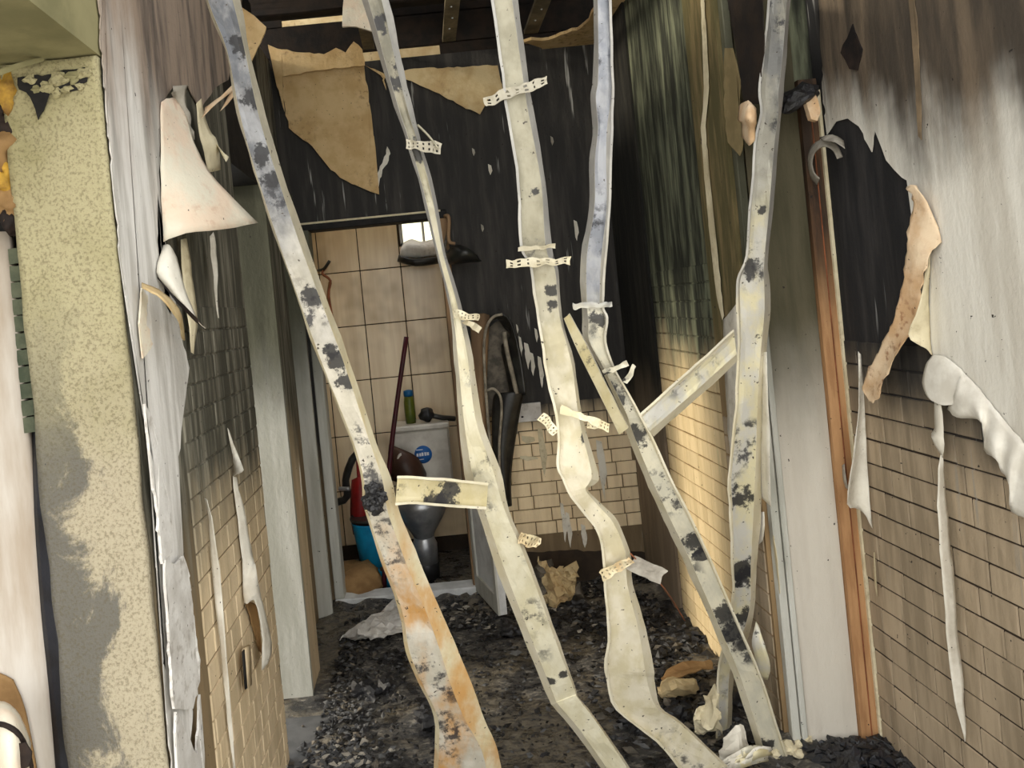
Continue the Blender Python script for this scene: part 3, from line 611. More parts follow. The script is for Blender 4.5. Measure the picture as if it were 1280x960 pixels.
part(torn('plaster_chip', [(177, 360), (184, 370), (182, 400), (190, 430), (178, 448), (174, 400)], lambda x, y: PL(x, y, 0.014), 'pink_paper', wall_left, 0.004, 1.5, 6))
part(torn('wallpaper', [(352, 92), (455, 80), (462, 130), (470, 200), (474, 243), (455, 236), (425, 222), (405, 200), (385, 178), (361, 160), (356, 130)], lambda x, y: PB(x, y, 0.02), 'tan_paper', wall_back, 0.006, 1.6, 7), 'tan unburnt paper panel with scorched lower edge')
part(torn('wallpaper', [(335, 56), (352, 62), (380, 66), (405, 68), (420, 60), (432, 66), (442, 52), (453, 62), (456, 82), (400, 88), (352, 96), (356, 140), (350, 120)], lambda x, y: PB(x, y, 0.05), 'tan_paper', wall_back, 0.006, 1.2, 6))
part(torn('wallpaper', [(457, 82), (470, 90), (480, 100), (483, 113), (478, 100), (500, 88), (560, 84), (622, 82), (628, 112), (612, 122), (600, 143), (560, 124), (520, 104), (480, 92)], lambda x, y: PB(x, y, 0.04), 'tan_light', wall_back, 0.006, 1.2, 6), 'tan torn paper hanging from the top of the back wall')
part(torn('paint_flake', [(484, 183), (488, 192), (484, 205), (478, 212), (474, 228), (471, 238), (470, 222), (474, 212), (480, 200)], lambda x, y: PB(x, y, 0.012), 'white_paper', wall_back, 0.003, 1.2, 4))
part(torn('ceiling_board', [(652, 52), (664, 48), (686, 48), (700, 42), (722, 36), (736, 24), (744, 8), (752, -20), (812, -20), (796, 12), (778, 30), (764, 46), (740, 60), (700, 60), (690, 70), (676, 58)], lambda x, y: PC(x, y, 2.88), 'tan_paper', ceiling, 0.015, 1.5, 7), 'broken brown edge of ceiling board')
part(torn('ceiling_board', [(303, 10), (318, 20), (333, 34), (322, 60), (313, 80), (306, 50)], lambda x, y: P(x, y, 2.9), 'tan_paper', ceiling, 0.008, 1.0, 7))
part(torn('ceiling_board', [(432, -20), (468, -20), (466, 40), (446, 34), (428, 34)], lambda x, y: P(x, y, 3.3), 'pink_paper', ceiling, 0.012, 1.2, 7))
part(torn('wall_stain_board', [(905, -30), (920, 60), (930, 130), (948, 130), (955, 60), (952, -30)], lambda x, y: PF(x, y, 0.021), 'rafter', pil, 0.003, 1.0, 7))
for x, y, h_, w_, m in ((640, 412, 20, 3, 'white_paper'), (648, 420, 26, 3, 'white_paper'), (655, 428, 34, 5, 'white_paper'), (662, 440, 30, 4, 'white_paper'), (668, 410, 18, 3, 'white_paper'), (672, 445, 40, 4, 'white_paper'), (645, 405, 12, 2, 'white_paper'), (610, 205, 14, 4, 'white_paper'), (590, 185, 10, 3, 'grey_curl'), (688, 170, 12, 3, 'grey_curl'), (717, 275, 26, 4, 'white_paper'), (601, 280, 10, 3, 'grey_curl'), (672, 535, 60, 6, 'cream_paper'), (652, 545, 10, 16, 'cream_paper'), (650, 570, 6, 22, 'cream_paper'), (700, 628, 50, 4, 'white_paper'), (707, 640, 45, 4, 'white_paper'), (726, 655, 30, 5, 'white_paper'), (745, 550, 70, 7, 'white_paper')):
    part(torn('drip', [(x, y), (x + w_, y + 2), (x + w_ + h_ * .1, y + h_ * .6), (x + h_ * .1 + w_ * .4, y + h_), (x + h_ * .06, y + h_ * .6)], lambda a, b: PB(a, b, 0.008), m, wall_back, 0.002, 0.8, 5))
# soot-blackened lower plinth of back wall
part(torn('plinth_stain', [(636, 692), (700, 688), (815, 690), (818, 780), (640, 780)], lambda x, y: PB(x, y, 0.004), 'mortar', wall_back, 0.004, 1.5, 7))
# ---------------------------------------------------------------- hanging wallpaper, each a thing
def flap(name, rows, mat, label, th=0.0012, n=3, jag=0.002, wob=0.003, cat='wallpaper', group='peeling wallpaper', crum=0.0):
    o = grid(name, rows, mat, None, th, n, jag, wob, crum); return tag(o, label, cat, group)
L = PL
flap('wallpaper_flap', [[L(201, 128, .012), L(212, 122, .015), L(222, 125, .02), L(232, 140, .03)],
     [L(201, 190, .012), L(218, 185, .03), L(236, 188, .05), L(252, 200, .07)],
     [L(202, 250, .012), L(228, 245, .05), L(256, 240, .09), L(284, 240, .13)],
     [L(204, 302, .012), L(232, 292, .06), L(275, 287, .12), L(322, 279, .19)]], 'pink_paper', 'large triangular flap of pale pinkish wallpaper on the left wall')
flap('wallpaper_curl', [[L(204, 306, .012), L(212, 306, .03), L(222, 322, .04)], [L(196, 340, .012), L(212, 345, .04), L(232, 362, .06)], [L(212, 362, .03), L(226, 376, .06), L(246, 398, .09)], [L(250, 404, .1), L(254, 408, .11), L(258, 410, .11)]], 'white_paper', 'white curled wallpaper tongue just below the triangular flap')
flap('wallpaper_curl', [[L(197, 346, .015), L(202, 352, .03)], [L(215, 366, .05), L(222, 380, .06)], [L(240, 392, .09), L(246, 404, .09)], [L(252, 404, .11), L(259, 412, .11)]], 'charwood', 'blackened underside of the curled wallpaper tongue on left wall')
flap('wallpaper_strip', [[L(226, 300, .02), L(234, 298, .03)], [L(229, 350, .02), L(240, 345, .03)], [L(234, 392, .02), L(246, 390, .03)], [L(239, 440, .02), L(242, 442, .02)]], 'cream_paper', 'cream wallpaper strip hanging behind the curled tongue')
flap('wallpaper_strip', [[L(262, 295, .03), L(267, 290, .04)], [L(264, 320, .03), L(271, 318, .04)], [L(268, 360, .03), L(272, 358, .04)], [L(272, 398, .03), L(273, 398, .03)]], 'white_paper', 'thin white wallpaper sliver right of the cream strip on left wall')
flap('wallpaper_strip', [[L(245, 130, .03), L(252, 124, .04)], [L(249, 165, .03), L(260, 160, .04)], [L(255, 190, .03), L(272, 178, .06)], [L(262, 215, .03), L(276, 212, .04)]], 'cream_paper', 'narrow cream strip above the hypotenuse of the triangular flap')
flap('wallpaper_strip', [[L(268, 175, .05), L(272, 180, .05)], [L(276, 186, .07), L(278, 194, .07)], [L(286, 196, .09), L(283, 202, .09)]], 'cream_paper', 'small cream wallpaper tip beside the left stud', jag=0.001)
flap('wallpaper_scrap', [[L(252, 148, .05), L(256, 135, .05)], [L(272, 128, .08), L(276, 120, .08)], [L(298, 112, .1), L(300, 98, .1)], [L(275, 140, .08), L(284, 122, .08)]], 'scorched_paper', 'brown scorched scrap behind the upper left stud')
flap('wallpaper_strip', [[L(216, 112, .03), L(236, 108, .04)], [L(222, 130, .02), L(232, 128, .04)], [L(226, 152, .02), L(238, 150, .04)], [L(234, 172, .03), L(244, 176, .05)]], 'grey_curl', 'ragged grey wallpaper shreds at the top of the triangular flap', jag=0.012, wob=0.01)
flap('wallpaper_curl', [[L(177, 354, .02), L(178, 359, .03)], [L(198, 362, .05), L(196, 369, .06)], [L(218, 380, .07), L(213, 384, .08)], [L(228, 402, .06), L(224, 404, .07)], [L(230, 424, .03), L(227, 424, .03)]], 'tan_light', 'brown twig-like wallpaper curl by the plastered jamb', th=0.004)
flap('wallpaper_strip', [[L(257, 622, .012), L(259, 624, .02)], [L(261, 660, .012), L(268, 664, .03)], [L(268, 740, .012), L(277, 740, .03)], [L(277, 830, .012), L(284, 828, .03)], [L(284, 900, .012), L(289, 898, .02)], [L(292, 962, .012), L(295, 962, .02)]], 'white_paper', 'long thin white wallpaper strip down the left brick wall')
flap('wallpaper_strip', [[L(284, 535, .012), L(286, 538, .014)], [L(290, 570, .012), L(298, 572, .03)], [L(291, 592, .012), L(305, 588, .06)], [L(292, 596, .02), L(299, 592, .04)]], 'white_paper', 'small pointed white wallpaper tip above the hollow strip', jag=0.001, n=2)
flap('wallpaper_strip', [[L(291, 596, .012), L(296, 598, .02)], [L(297, 650, .012), L(308, 650, .03)], [L(303, 700, .012), L(316, 696, .03)], [L(305, 754, .012), L(320, 712, .05)], [L(318, 750, .045), L(328, 752, .05)], [L(328, 790, .045), L(337, 786, .05)], [L(328, 818, .04), L(340, 812, .05)], [L(327, 838, .03), L(334, 830, .04)]], 'white_paper', 'broad white wallpaper strip with a hollow curl on left brick wall')
flap('wallpaper_curl', [[L(307, 756, .012), L(314, 752, .02), L(322, 758, .03)], [L(315, 780, .012), L(320, 776, .02), L(325, 780, .03)], [L(323, 815, .012), L(325, 815, .02), L(327, 818, .03)]], 'sack', 'brown inside of the hollow wallpaper curl on left wall')
flap('wallpaper_strip', [[L(371, 568, .01), L(372, 570, .012)], [L(373, 600, .01), L(377, 604, .02)], [L(377, 645, .01), L(379, 646, .012)]], 'white_paper', 'tiny white paper sliver beside the rear left door casing', jag=0)
sl = empty('light_switch', L(308, 838, .01)); adopt(grid('plate', [[L(304, 812, .02), L(311, 806, .02)], [L(307, 862, .02), L(313, 856, .02)]], 'brick_l', None, 0.01, 1), sl); adopt(grid('slot', [[L(303, 815, .026), L(305, 812, .026)], [L(306.5, 862, .026), L(308.5, 860, .026)]], 'black', None, 0.004, 1), sl)
tag(sl, 'small beige switch plate with dark edge on left brick wall', 'switch')
R = PR
flap('wallpaper_strip', [[R(1132, 236, .03), R(1140, 229, .03), R(1150, 240, .02)], [R(1142, 252, .03), R(1158, 254, .03), R(1172, 284, .012)], [R(1136, 290, .04), R(1152, 292, .035), R(1176, 302, .012)], [R(1131, 330, .045), R(1144, 330, .045), R(1162, 318, .03)], [R(1125, 370, .05), R(1138, 368, .045), R(1152, 362, .045)], [R(1114, 408, .055), R(1126, 410, .05), R(1140, 412, .05)], [R(1096, 438, .06), R(1111, 444, .055), R(1130, 428, .06)], [R(1085, 464, .065), R(1097, 470, .06), R(1112, 462, .065)], [R(1078, 486, .07), R(1089, 490, .065), R(1102, 482, .07)], [R(1086, 503, .07), R(1092, 502, .07), R(1101, 496, .07)]], 'scorched_paper', 'long tan scorched wallpaper tongue hanging across the black patch', n=5, jag=0.007, wob=0.004)
flap('wallpaper_flap', [[R(1158, 330, .012), R(1162, 322, .012), R(1163, 320, .01)], [R(1150, 380, .05), R(1156, 380, .03), R(1161, 380, .01)], [R(1134, 418, .07), R(1150, 414, .04), R(1162, 414, .01)], [R(1150, 432, .05), R(1158, 436, .03), R(1166, 445, .01)]], 'cream_paper', 'cream triangular wallpaper fold right of the scorched tongue')
flap('wallpaper_curl', [[R(1166, 444, .010), R(1182, 446, .012), R(1202, 462, .010)], [R(1157, 456, .022), R(1178, 458, .022), R(1206, 474, .018)], [R(1153, 478, .030), R(1175, 480, .030), R(1202, 488, .022)], [R(1159, 496, .034), R(1176, 500, .034), R(1194, 502, .024)], [R(1170, 504, .036), R(1180, 507, .036), R(1190, 506, .026)]], 'smooth_paper', 'rounded white wallpaper curl at the lower torn corner on right', n=4, wob=0.001, jag=0.001)
flap('wallpaper_flap', [[R(1202, 462, .01), R(1196, 484, .03), R(1184, 512, .015)], [R(1213, 475, .012), R(1206, 498, .030), R(1196, 522, .030)], [R(1222, 484, .012), R(1216, 506, .03), R(1216, 524, .015)], [R(1230, 494, .012), R(1226, 518, .030), R(1228, 530, .030)], [R(1240, 506, .012), R(1232, 534, .018), R(1230, 562, .012)], [R(1252, 520, .012), R(1244, 552, .030), R(1244, 574, .030)], [R(1262, 534, .012), R(1254, 566, .018), R(1252, 590, .015)], [R(1274, 546, .012), R(1264, 582, .030), R(1262, 606, .030)], [R(1284, 558, .012), R(1274, 600, .02), R(1264, 640, .02)], [R(1310, 585, .012), R(1300, 612, .030), R(1294, 650, .030)]], 'smooth_paper', 'rippled white wallpaper border curling along the right torn edge', n=3, jag=0.002, wob=0.003)
flap('wallpaper_strip', [[R(1168, 503, .03), R(1176, 503, .03)], [R(1168, 535, .03), R(1179, 535, .03)], [R(1164, 546, .05), R(1180, 555, .04)], [R(1174, 566, .03), R(1179, 572, .03)]], 'white_paper', 'short white strip below the rounded curl on right wall', n=2)
flap('wallpaper_strip', [[R(1177, 562, .02), R(1179, 562, .02)], [R(1173, 600, .05), R(1182, 604, .02)], [R(1173, 650, .06), R(1185, 650, .02)], [R(1177, 710, .06), R(1191, 710, .02)], [R(1183, 790, .06), R(1197, 790, .02)], [R(1189, 850, .05), R(1203, 850, .02)], [R(1197, 890, .04), R(1206, 890, .02)], [R(1206, 927, .015), R(1207, 927, .015)]], 'white_paper', 'long cream wallpaper ribbon hanging down the right brick wall', jag=0.001)
flap('wallpaper_strip', [[R(1073, 440, .03), R(1075, 442, .03), R(1076, 445, .02)], [R(1073, 510, .05), R(1077, 506, .03), R(1081, 512, .02)], [R(1066, 570, .08), R(1073, 570, .04), R(1084, 570, .015)], [R(1059, 630, .10), R(1071, 628, .04), R(1087, 625, .015)], [R(1072, 632, .06), R(1080, 640, .04), R(1091, 662, .015)]], 'white_paper', 'folded white wallpaper strip beside the orange wood casing', jag=0.002)
flap('wallpaper_scrap', [[R(1050, 584, .03), R(1056, 580, .05)], [R(1050, 600, .03), R(1058, 600, .06)], [R(1056, 612, .03), R(1060, 610, .05)]], 'grey_curl', 'small grey scrap stuck to the orange wood casing')
flap('wallpaper_strip', [[R(1092, 690, .012), R(1093, 690, .014)], [R(1093, 720, .012), R(1095, 720, .02)], [R(1096, 745, .012), R(1097, 745, .014)]], 'cream_paper', 'tiny cream sliver below the folded strip on right wall', jag=0)
flap('wallpaper_curl', [[R(1024, 172, .03), R(1030, 176, .08)], [R(1040, 168, .05), R(1044, 178, .10)], [R(1054, 176, .05), R(1056, 186, .1)]], 'grey_curl', 'grey torn tab above the ring-shaped curl')
flap('wallpaper_curl', [[PR(1031 + r * math.cos(t), 204 + r * 1.3 * math.sin(t), 0.05 + 0.02 * (r < 20)) for r in (23, 16)] for t in [math.radians(a) for a in (-15, -50, -90, -130, -170, -210, -245)]], 'grey_curl', 'ring-shaped grey wallpaper curl at the top of the black patch', jag=0, wob=0, th=0.003)
flap('wallpaper_curl', [[PF(924, 132, .03), PF(935, 126, .06), PF(945, 135, .05)], [PF(922, 150, .04), PF(933, 146, .09), PF(945, 150, .06)], [PF(927, 154, .03), PF(936, 160, .07), PF(944, 160, .05)], [PF(928, 172, .03), PF(936, 182, .06), PF(944, 176, .05)]], 'scorched_paper', 'bulging brown paper curl left of the right-hand stud')
bb = empty('charred_timber', P(1000, 120, 2.4))
tm_ = adopt(link('timber', lump_mesh(9.3, 0.036, 3, 0.45, 1.0), 'charcoal'), bb); tm_.location = P(997, 122, 2.38); tm_.scale = (2.0, 1.2, 1.0); tm_.rotation_euler = (0, math.radians(-24), 0); adopt(torn('splinter', [(1006, 130), (1012, 118), (1018, 120), (1024, 140), (1020, 152), (1012, 150)], lambda x, y: P(x, y, 2.37), 'scorched_paper', None, 0.02, 1, 6), bb)
tag(bb, 'charred stub of timber jutting above the dark right door casing', 'timber')
flap('wallpaper_strip', [[PF(904, 400, .03), PF(920, 380, .05)], [PF(906, 470, .03), PF(925, 470, .06)], [PF(910, 540, .03), PF(922, 540, .05)], [PF(913, 570, .03), PF(916, 570, .03)]], 'white_paper', 'white wallpaper sheet edge behind the right-hand stud above the brace')
flap('wallpaper_strip', [[PF(950, 440, .04), PF(958, 440, .04)], [PF(948, 540, .04), PF(962, 540, .05)], [PF(948, 600, .04), PF(963, 600, .06)], [PF(950, 620, .04), PF(964, 634, .05)]], 'white_paper', 'white wallpaper strip behind the right-hand stud at mid height')
flap('wallpaper_strip', [[PF(948, 640, .04), PF(955, 640, .04)], [PF(944, 665, .04), PF(955, 664, .05)], [PF(945, 684, .04), PF(953, 677, .04)]], 'white_paper', 'small white paper tip below the strip behind right-hand stud', jag=0)
flap('wallpaper_strip', [[PF(967, 670, .025), PF(968, 670, .025)], [PF(969, 700, .025), PF(972, 700, .03)], [PF(974, 742, .025), PF(975, 742, .025)]], 'cream_paper', 'thin cream sliver on bricks beside the pale corner bead', jag=0)
# ---------------------------------------------------------------- far left: charred door frame and sooty board
cf = empty('charred_door_frame', (XL - 0.27, YC, 0))
def PJ(x, y, dz=0.0): return P(x, y, YC + dz)
adopt(grid('stile', [[PJ(46, 540, .03), PJ(58, 540, 0)], [PJ(48, 640, .0), PJ(66, 640, -.02)], [PJ(56, 760, .0), PJ(76, 760, -.02)], [PJ(66, 860, 0), PJ(90, 860, -.02)], [PJ(76, 985, 0), PJ(106, 985, -.02)]], 'charred_blue', None, 0.02), cf)
adopt(grid('edge_strip', [[PJ(34, 350, .0), PJ(38, 350, -.01)], [PJ(42, 430, 0), PJ(47, 430, -.01)], [PJ(50, 500, 0), PJ(54, 500, -.01)], [PJ(55, 560, 0), PJ(58, 560, -.01)], [PJ(68, 660, -.01), PJ(76, 660, -.02)], [PJ(80, 760, -.01), PJ(86, 760, -.02)], [PJ(92, 880, -.01), PJ(98, 880, -.02)], [PJ(100, 985, -.01), PJ(106, 985, -.02)]], 'tan_light', None, 0.006), cf)
adopt(grid('backing', [[PJ(-80, 60, .06), PJ(40, 60, .06)], [PJ(-70, 250, .06), PJ(44, 250, .06)], [PJ(-60, 420, .06), PJ(62, 420, .06)], [PJ(-50, 600, .06), PJ(80, 600, .06)], [PJ(-30, 985, .06), PJ(114, 985, .06)]], 'black', None, 0.01), cf)
for k in range(11):   # cracked green paint blocks
    y = 312 + k * 21; x = 12 + (y - 312) * 0.088
    adopt(torn('paint_block', [(x, y), (x + 17 - k * .3, y - 2), (x + 19 - k * .3, y + 17), (x + 2, y + 19)], lambda a, b: PJ(a, b, -.005), 'green_paint', None, 0.014, 0.8, 6), cf)
for x, y, s in ((62, 575, 9), (66, 592, 8), (58, 600, 7), (70, 612, 9), (62, 625, 8), (74, 640, 8), (66, 650, 7)):
    c = adopt(link('char_chip', lump_mesh(x * .1, s * 0.0012, 2, 0.6, 1.1), random.choice(('yellow_foam', 'charcoal', 'tan_light'))), cf); c.location = PJ(x, y, -.02)
tag(cf, 'charred door frame with cracked green paint at the left edge', 'door frame')
bd = empty('sooty_board', (XL - 0.4, YC + 0.1, 0))
adopt(grid('board', [[PJ(-60, 290, .02), PJ(-20, 290, .02), PJ(14, 290, .02)], [PJ(-50, 500, .02), PJ(0, 500, .02), PJ(34, 500, .02)], [PJ(-40, 700, .02), PJ(20, 700, .02), PJ(55, 700, .02)], [PJ(-30, 985, .02), PJ(30, 985, .02), PJ(78, 985, .02)]], 'grime_pale', None, 0.02), bd)
adopt(grid('torn_hole', [[PJ(-30, 835, .005), PJ(0, 842, .005), PJ(16, 850, .005)], [PJ(-30, 880, .005), PJ(10, 880, .005), PJ(32, 890, .005)], [PJ(-30, 985, .005), PJ(20, 985, .005), PJ(50, 985, .005)]], 'sack', None, 0.004), bd)
tag(bd, 'pale sooty door board left of the charred frame', 'door board')
rp = empty('paper_roll', PJ(10, 930, -.1))
adopt(grid('roll', [[PJ(-20, 880, -.02), PJ(5, 878, -.06), PJ(24, 895, -.06), PJ(38, 930, -.02)], [PJ(-20, 900, -.1), PJ(2, 902, -.16), PJ(22, 915, -.16), PJ(36, 950, -.08)], [PJ(-20, 985, -.1), PJ(2, 990, -.18), PJ(22, 990, -.18), PJ(42, 990, -.08)]], 'pink_paper', None, 0.004), rp)
adopt(tube('scorched_rim', [PJ(-20, 905, -.12), PJ(5, 906, -.17), PJ(25, 920, -.16), PJ(37, 950, -.1), PJ(42, 985, -.08)], 0.005, 'charwood'), rp); adopt(torn('burn_hole', [(20, 930), (32, 928), (40, 940), (36, 958), (28, 962)], lambda x, y: PJ(x, y, -.165), 'charwood', None, 0.003, 1.2, 5), rp)
tag(rp, 'pinkish paper roll with scorched rim at the lower left corner', 'paper roll')
fo = empty('insulation_foam', PJ(8, 180, .05))
for x, y, s, m in ((10, 118, 20, 'yellow_foam'), (6, 160, 16, 'charwood'), (2, 190, 22, 'sack'), (6, 225, 18, 'yellow_foam'), (12, 255, 16, 'sack'), (14, 275, 12, 'charwood'), (-6, 140, 20, 'charwood')):
    c = adopt(link('foam_lump', lump_mesh(x + y * .37, s * 0.0018, 3, 0.6, 1.2), m, None, True), fo); c.location = PJ(x, y, -.01)
tag(fo, 'burnt yellow insulation foam beside the plastered jamb top', 'foam')
adopt(grid('strip', [[P(-10, 98, 1.5), P(-10, 90, 1.5)], [P(30, 84, 1.55), P(30, 76, 1.55)], [P(58, 76, 1.6), P(58, 71, 1.6)]], 'soffit', None, 0.01), fo)
torn('crack_patch', [(22, 97), (60, 93), (106, 84), (110, 95), (101, 112), (62, 117), (48, 150), (38, 122), (24, 112)], lambda x, y: PJ(x, y, -.036), 'black', wall_left, 0.002, 2, 6)
# crumbled plaster at head of jamb
for x, y, s in ((75, 100, 9), (92, 97, 8), (60, 108, 7), (105, 92, 7), (84, 112, 6), (46, 112, 6), (70, 115, 6), (100, 108, 6), (38, 100, 6)):
    c = link('plaster_chip', lump_mesh(x * .31, s * 0.0026 * random.uniform(.6, 1.1), 2, 0.8, 0.7), random.choice(('jamb', 'jamb', 'soffit')), wall_left); c.location = PJ(x, y, -.036); c.scale = (1, .5, 1)
# ---------------------------------------------------------------- collapsed metal studs
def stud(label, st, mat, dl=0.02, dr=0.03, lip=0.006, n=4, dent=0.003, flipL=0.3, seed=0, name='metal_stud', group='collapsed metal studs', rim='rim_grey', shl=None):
    """st: stations (L px, R px, share of width that is web, depth); folded sheet-metal channel"""
    pro = []
    for (lx, ly), (rx, ry), sh, Z in st:
        Lp = P(lx + (rx - lx) * (shl or 0), ly + (ry - ly) * (shl or 0), Z); Fx, Fy = lx + (rx - lx) * sh, ly + (ry - ly) * sh
        Fp = P(Fx, Fy, Z); Rp = P(rx, ry, Z + dr)
        Ll = P(lx + (rx - lx) * 0.02 * (1 if dl > 0 else -4), ly, Z + dl)
        if shl: Ll = P(lx, ly, Z + dl)
        w = (Fp - Lp)
        wn = w.normalized() if w.length > 1e-6 else Vector((1, 0, 0))
        pro.append([Ll + wn * lip, Ll, Lp, Lp + w * 0.25, Lp + w * 0.5, Lp + w * 0.75, Fp, Rp, Rp - wn * lip])
    cols = [spline([r[k] for r in pro], n) for k in range(9)]
    N = len(cols[0])
    root = empty(name, cols[4][-1].copy())
    for k in range(3, 6):
        for i in range(N):
            p = cols[k][i]; p += Vector((0, 1, 0)) * dent * 2.0 * noise.noise(p * 11 + Vector((seed, 0, 0)))
    for k in (0, 1, 7, 8):
        for i in range(N):
            p = cols[k][i]; p += Vector(noise.noise_vector(p * 16 + Vector((seed, 3, 0)))) * dent * (1.2 if k < 7 else 0.8)
    def ribbon(nm, ks, mat):
        vs_ = [cols[k][i] for k in ks for i in range(N)]; fs = []
        for a in range(len(ks) - 1):
            for i in range(N - 1): fs.append((a * N + i, a * N + i + 1, (a + 1) * N + i + 1, (a + 1) * N + i))
        o = adopt(mesh(nm, vs_, fs, mat, None, False), root); solid(o, 0.0016); return o
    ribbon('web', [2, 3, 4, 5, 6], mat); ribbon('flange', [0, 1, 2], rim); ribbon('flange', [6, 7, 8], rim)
    tag(root, label, 'metal stud', group); return root
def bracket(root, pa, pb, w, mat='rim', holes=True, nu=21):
    """perforated hanger strip from pa to pb (3-D) of height w"""
    d = pb - pa; up = Vector((0, 0, 1)); side = d.cross(Vector((0, 1, 0))).normalized() * w * 0.85
    vs_, fs = [], []; nv = 5
    for i in range(nu + 1):
        for j in range(nv + 1):
            p = pa + d * (i / nu) + side * (j / nv - 0.5); p += Vector(noise.noise_vector(p * 40)) * 0.008; vs_.append(p)
    for i in range(nu):
        for j in range(nv):
            if holes and i % 3 == 1 and j in (1, 3): continue
            fs.append((i * (nv + 1) + j, i * (nv + 1) + j + 1, (i + 1) * (nv + 1) + j + 1, (i + 1) * (nv + 1) + j))
    o = adopt(mesh('bracket', vs_, fs, mat), root); solid(o, 0.002); return o
sA = stud('leftmost metal stud, blue-grey and sooty above, rust-orange below', [
    ((226, -110), (268, -110), .80, 1.72), ((257, 0), (300, 0), .78, 1.75), ((282, 63), (311, 63), .82, 1.77), ((297, 140), (331, 140), .74, 1.80), ((317, 213), (352, 213), .77, 1.82),
    ((352, 320), (389, 320), .76, 1.86), ((400, 453), (437, 453), .80, 1.92), ((440, 553), (470, 553), .74, 1.97), ((453, 603), (488, 596), .70, 1.99), ((454, 628), (499, 640), .66, 2.0),
    ((464, 664), (509, 664), .64, 2.02), ((482, 715), (530, 715), .62, 2.06), ((500, 767), (552, 767), .64, 2.10), ((507, 813), (572, 813), .66, 2.13), ((523, 853), (590, 857), .60, 2.16), ((543, 897), (606, 900), .60, 2.2),
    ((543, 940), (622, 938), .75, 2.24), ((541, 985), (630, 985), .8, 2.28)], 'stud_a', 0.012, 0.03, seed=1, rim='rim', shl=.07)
sB = stud('second metal stud from left, slim above and broad cream below', [
    ((415, -110), (455, -110), .75, 1.9), ((453, 0), (486, 0), .72, 1.93), ((473, 67), (501, 72), .70, 1.95), ((493, 133), (517, 140), .70, 1.97), ((507, 173), (526, 178), .78, 1.98), ((527, 243), (543, 240), .75, 2.0),
    ((545, 315), (557, 317), .7, 2.02), ((562, 387), (575, 377), .7, 2.04), ((568, 453), (591, 447), .72, 2.06), ((573, 520), (603, 527), .72, 2.08), ((581, 593), (625, 587), .80, 2.1), ((598, 640), (636, 637), .86, 2.12),
    ((623, 717), (664, 706), .9, 2.16), ((660, 810), (699, 803), .9, 2.21), ((686, 874), (720, 862), .94, 2.25), ((692, 884), (724, 872), .94, 2.25), ((720, 917), (752, 908), .92, 2.27), ((765, 980), (800, 980), .92, 2.3)], 'stud_b', 0.03, 0.02, seed=2, shl=.22)
sC = stud('middle metal stud, cream, twisted and buckled towards the floor', [
    ((596, -110), (632, -110), .78, 1.85), ((615, 0), (647, 0), .78, 1.88), ((627, 93), (660, 97), .8, 1.9), ((633, 143), (667, 140), .8, 1.91), ((647, 233), (682, 228), .84, 1.93), ((650, 307), (690, 310), .8, 1.95),
    ((662, 335), (698, 338), .88, 1.96), ((673, 403), (702, 395), .9, 1.98), ((683, 470), (718, 455), .9, 2.0), ((697, 537), (728, 522), .86, 2.02), ((696, 580), (747, 590), .84, 2.03), ((702, 597), (744, 604), .82, 2.035), ((714, 622), (734, 612), .9, 2.04), ((731, 643), (752, 630), .8, 2.06),
    ((745, 663), (772, 652), .8, 2.07), ((753, 690), (788, 692), .82, 2.09), ((755, 733), (791, 730), .8, 2.11), ((760, 790), (807, 785), .8, 2.14), ((755, 830), (817, 836), .82, 2.17), ((758, 850), (818, 850), .84, 2.19), ((770, 887), (826, 884), .9, 2.22), ((820, 927), (853, 904), .93, 2.26), ((855, 968), (910, 958), .93, 2.3)], 'stud_c', -0.015, 0.03, seed=3, shl=.08)
sD = stud('long stud, blue-grey at the top, kinked, leaning right to the floor', [
    ((738, -110), (760, -110), .86, 2.0), ((742, 0), (764, 0), .86, 2.02), ((742, 93), (767, 95), .9, 2.04), ((738, 123), (767, 120), .9, 2.05), ((742, 160), (766, 160), .7, 2.06), ((737, 200), (765, 200), .74, 2.07), ((737, 260), (763, 260), .82, 2.09),
    ((726, 320), (758, 320), .8, 2.11), ((727, 380), (755, 380), .82, 2.13), ((728, 400), (760, 397), .88, 2.13), ((730, 425), (758, 428), .9, 2.14), ((747, 453), (768, 458), .9, 2.15), ((760, 480), (784, 487), .9, 2.17), ((777, 515), (800, 517), .88, 2.18), ((786, 546), (816, 546), .84, 2.2),
    ((805, 595), (838, 595), .86, 2.22), ((830, 650), (865, 648), .86, 2.25), ((853, 697), (888, 697), .88, 2.28), ((897, 797), (931, 797), .9, 2.34), ((920, 853), (955, 855), .9, 2.38), ((950, 947), (984, 945), .9, 2.43)], 'stud_d', 0.035, -0.012, seed=4, shl=.24)
sE = stud('rightmost metal stud, nearly upright, grey above and cream below', [
    ((966, -110), (996, -110), .82, 2.2), ((960, 0), (988, 0), .82, 2.2), ((953, 67), (983, 67), .84, 2.22), ((948, 113), (979, 115), .8, 2.22), ((950, 140), (977, 140), .84, 2.23), ((943, 180), (973, 180), .82, 2.24), ((936, 260), (966, 260), .84, 2.25), ((932, 320), (960, 320), .84, 2.27),
    ((921, 350), (962, 350), .82, 2.28), ((921, 387), (963, 387), .82, 2.29), ((922, 430), (958, 440), .80, 2.31), ((919, 507), (953, 495), .82, 2.33), ((910, 600), (951, 567), .84, 2.37), ((912, 640), (951, 640), .76, 2.4), ((914, 707), (946, 707), .76, 2.44), ((915, 747), (943, 760), .8, 2.47), ((905, 800), (932, 806), .7, 2.5), ((897, 840), (918, 840), .7, 2.53), ((896, 900), (915, 900), .7, 2.56), ((893, 955), (912, 955), .7, 2.58)], 'stud_e', -0.012, 0.035, seed=5, shl=.1)
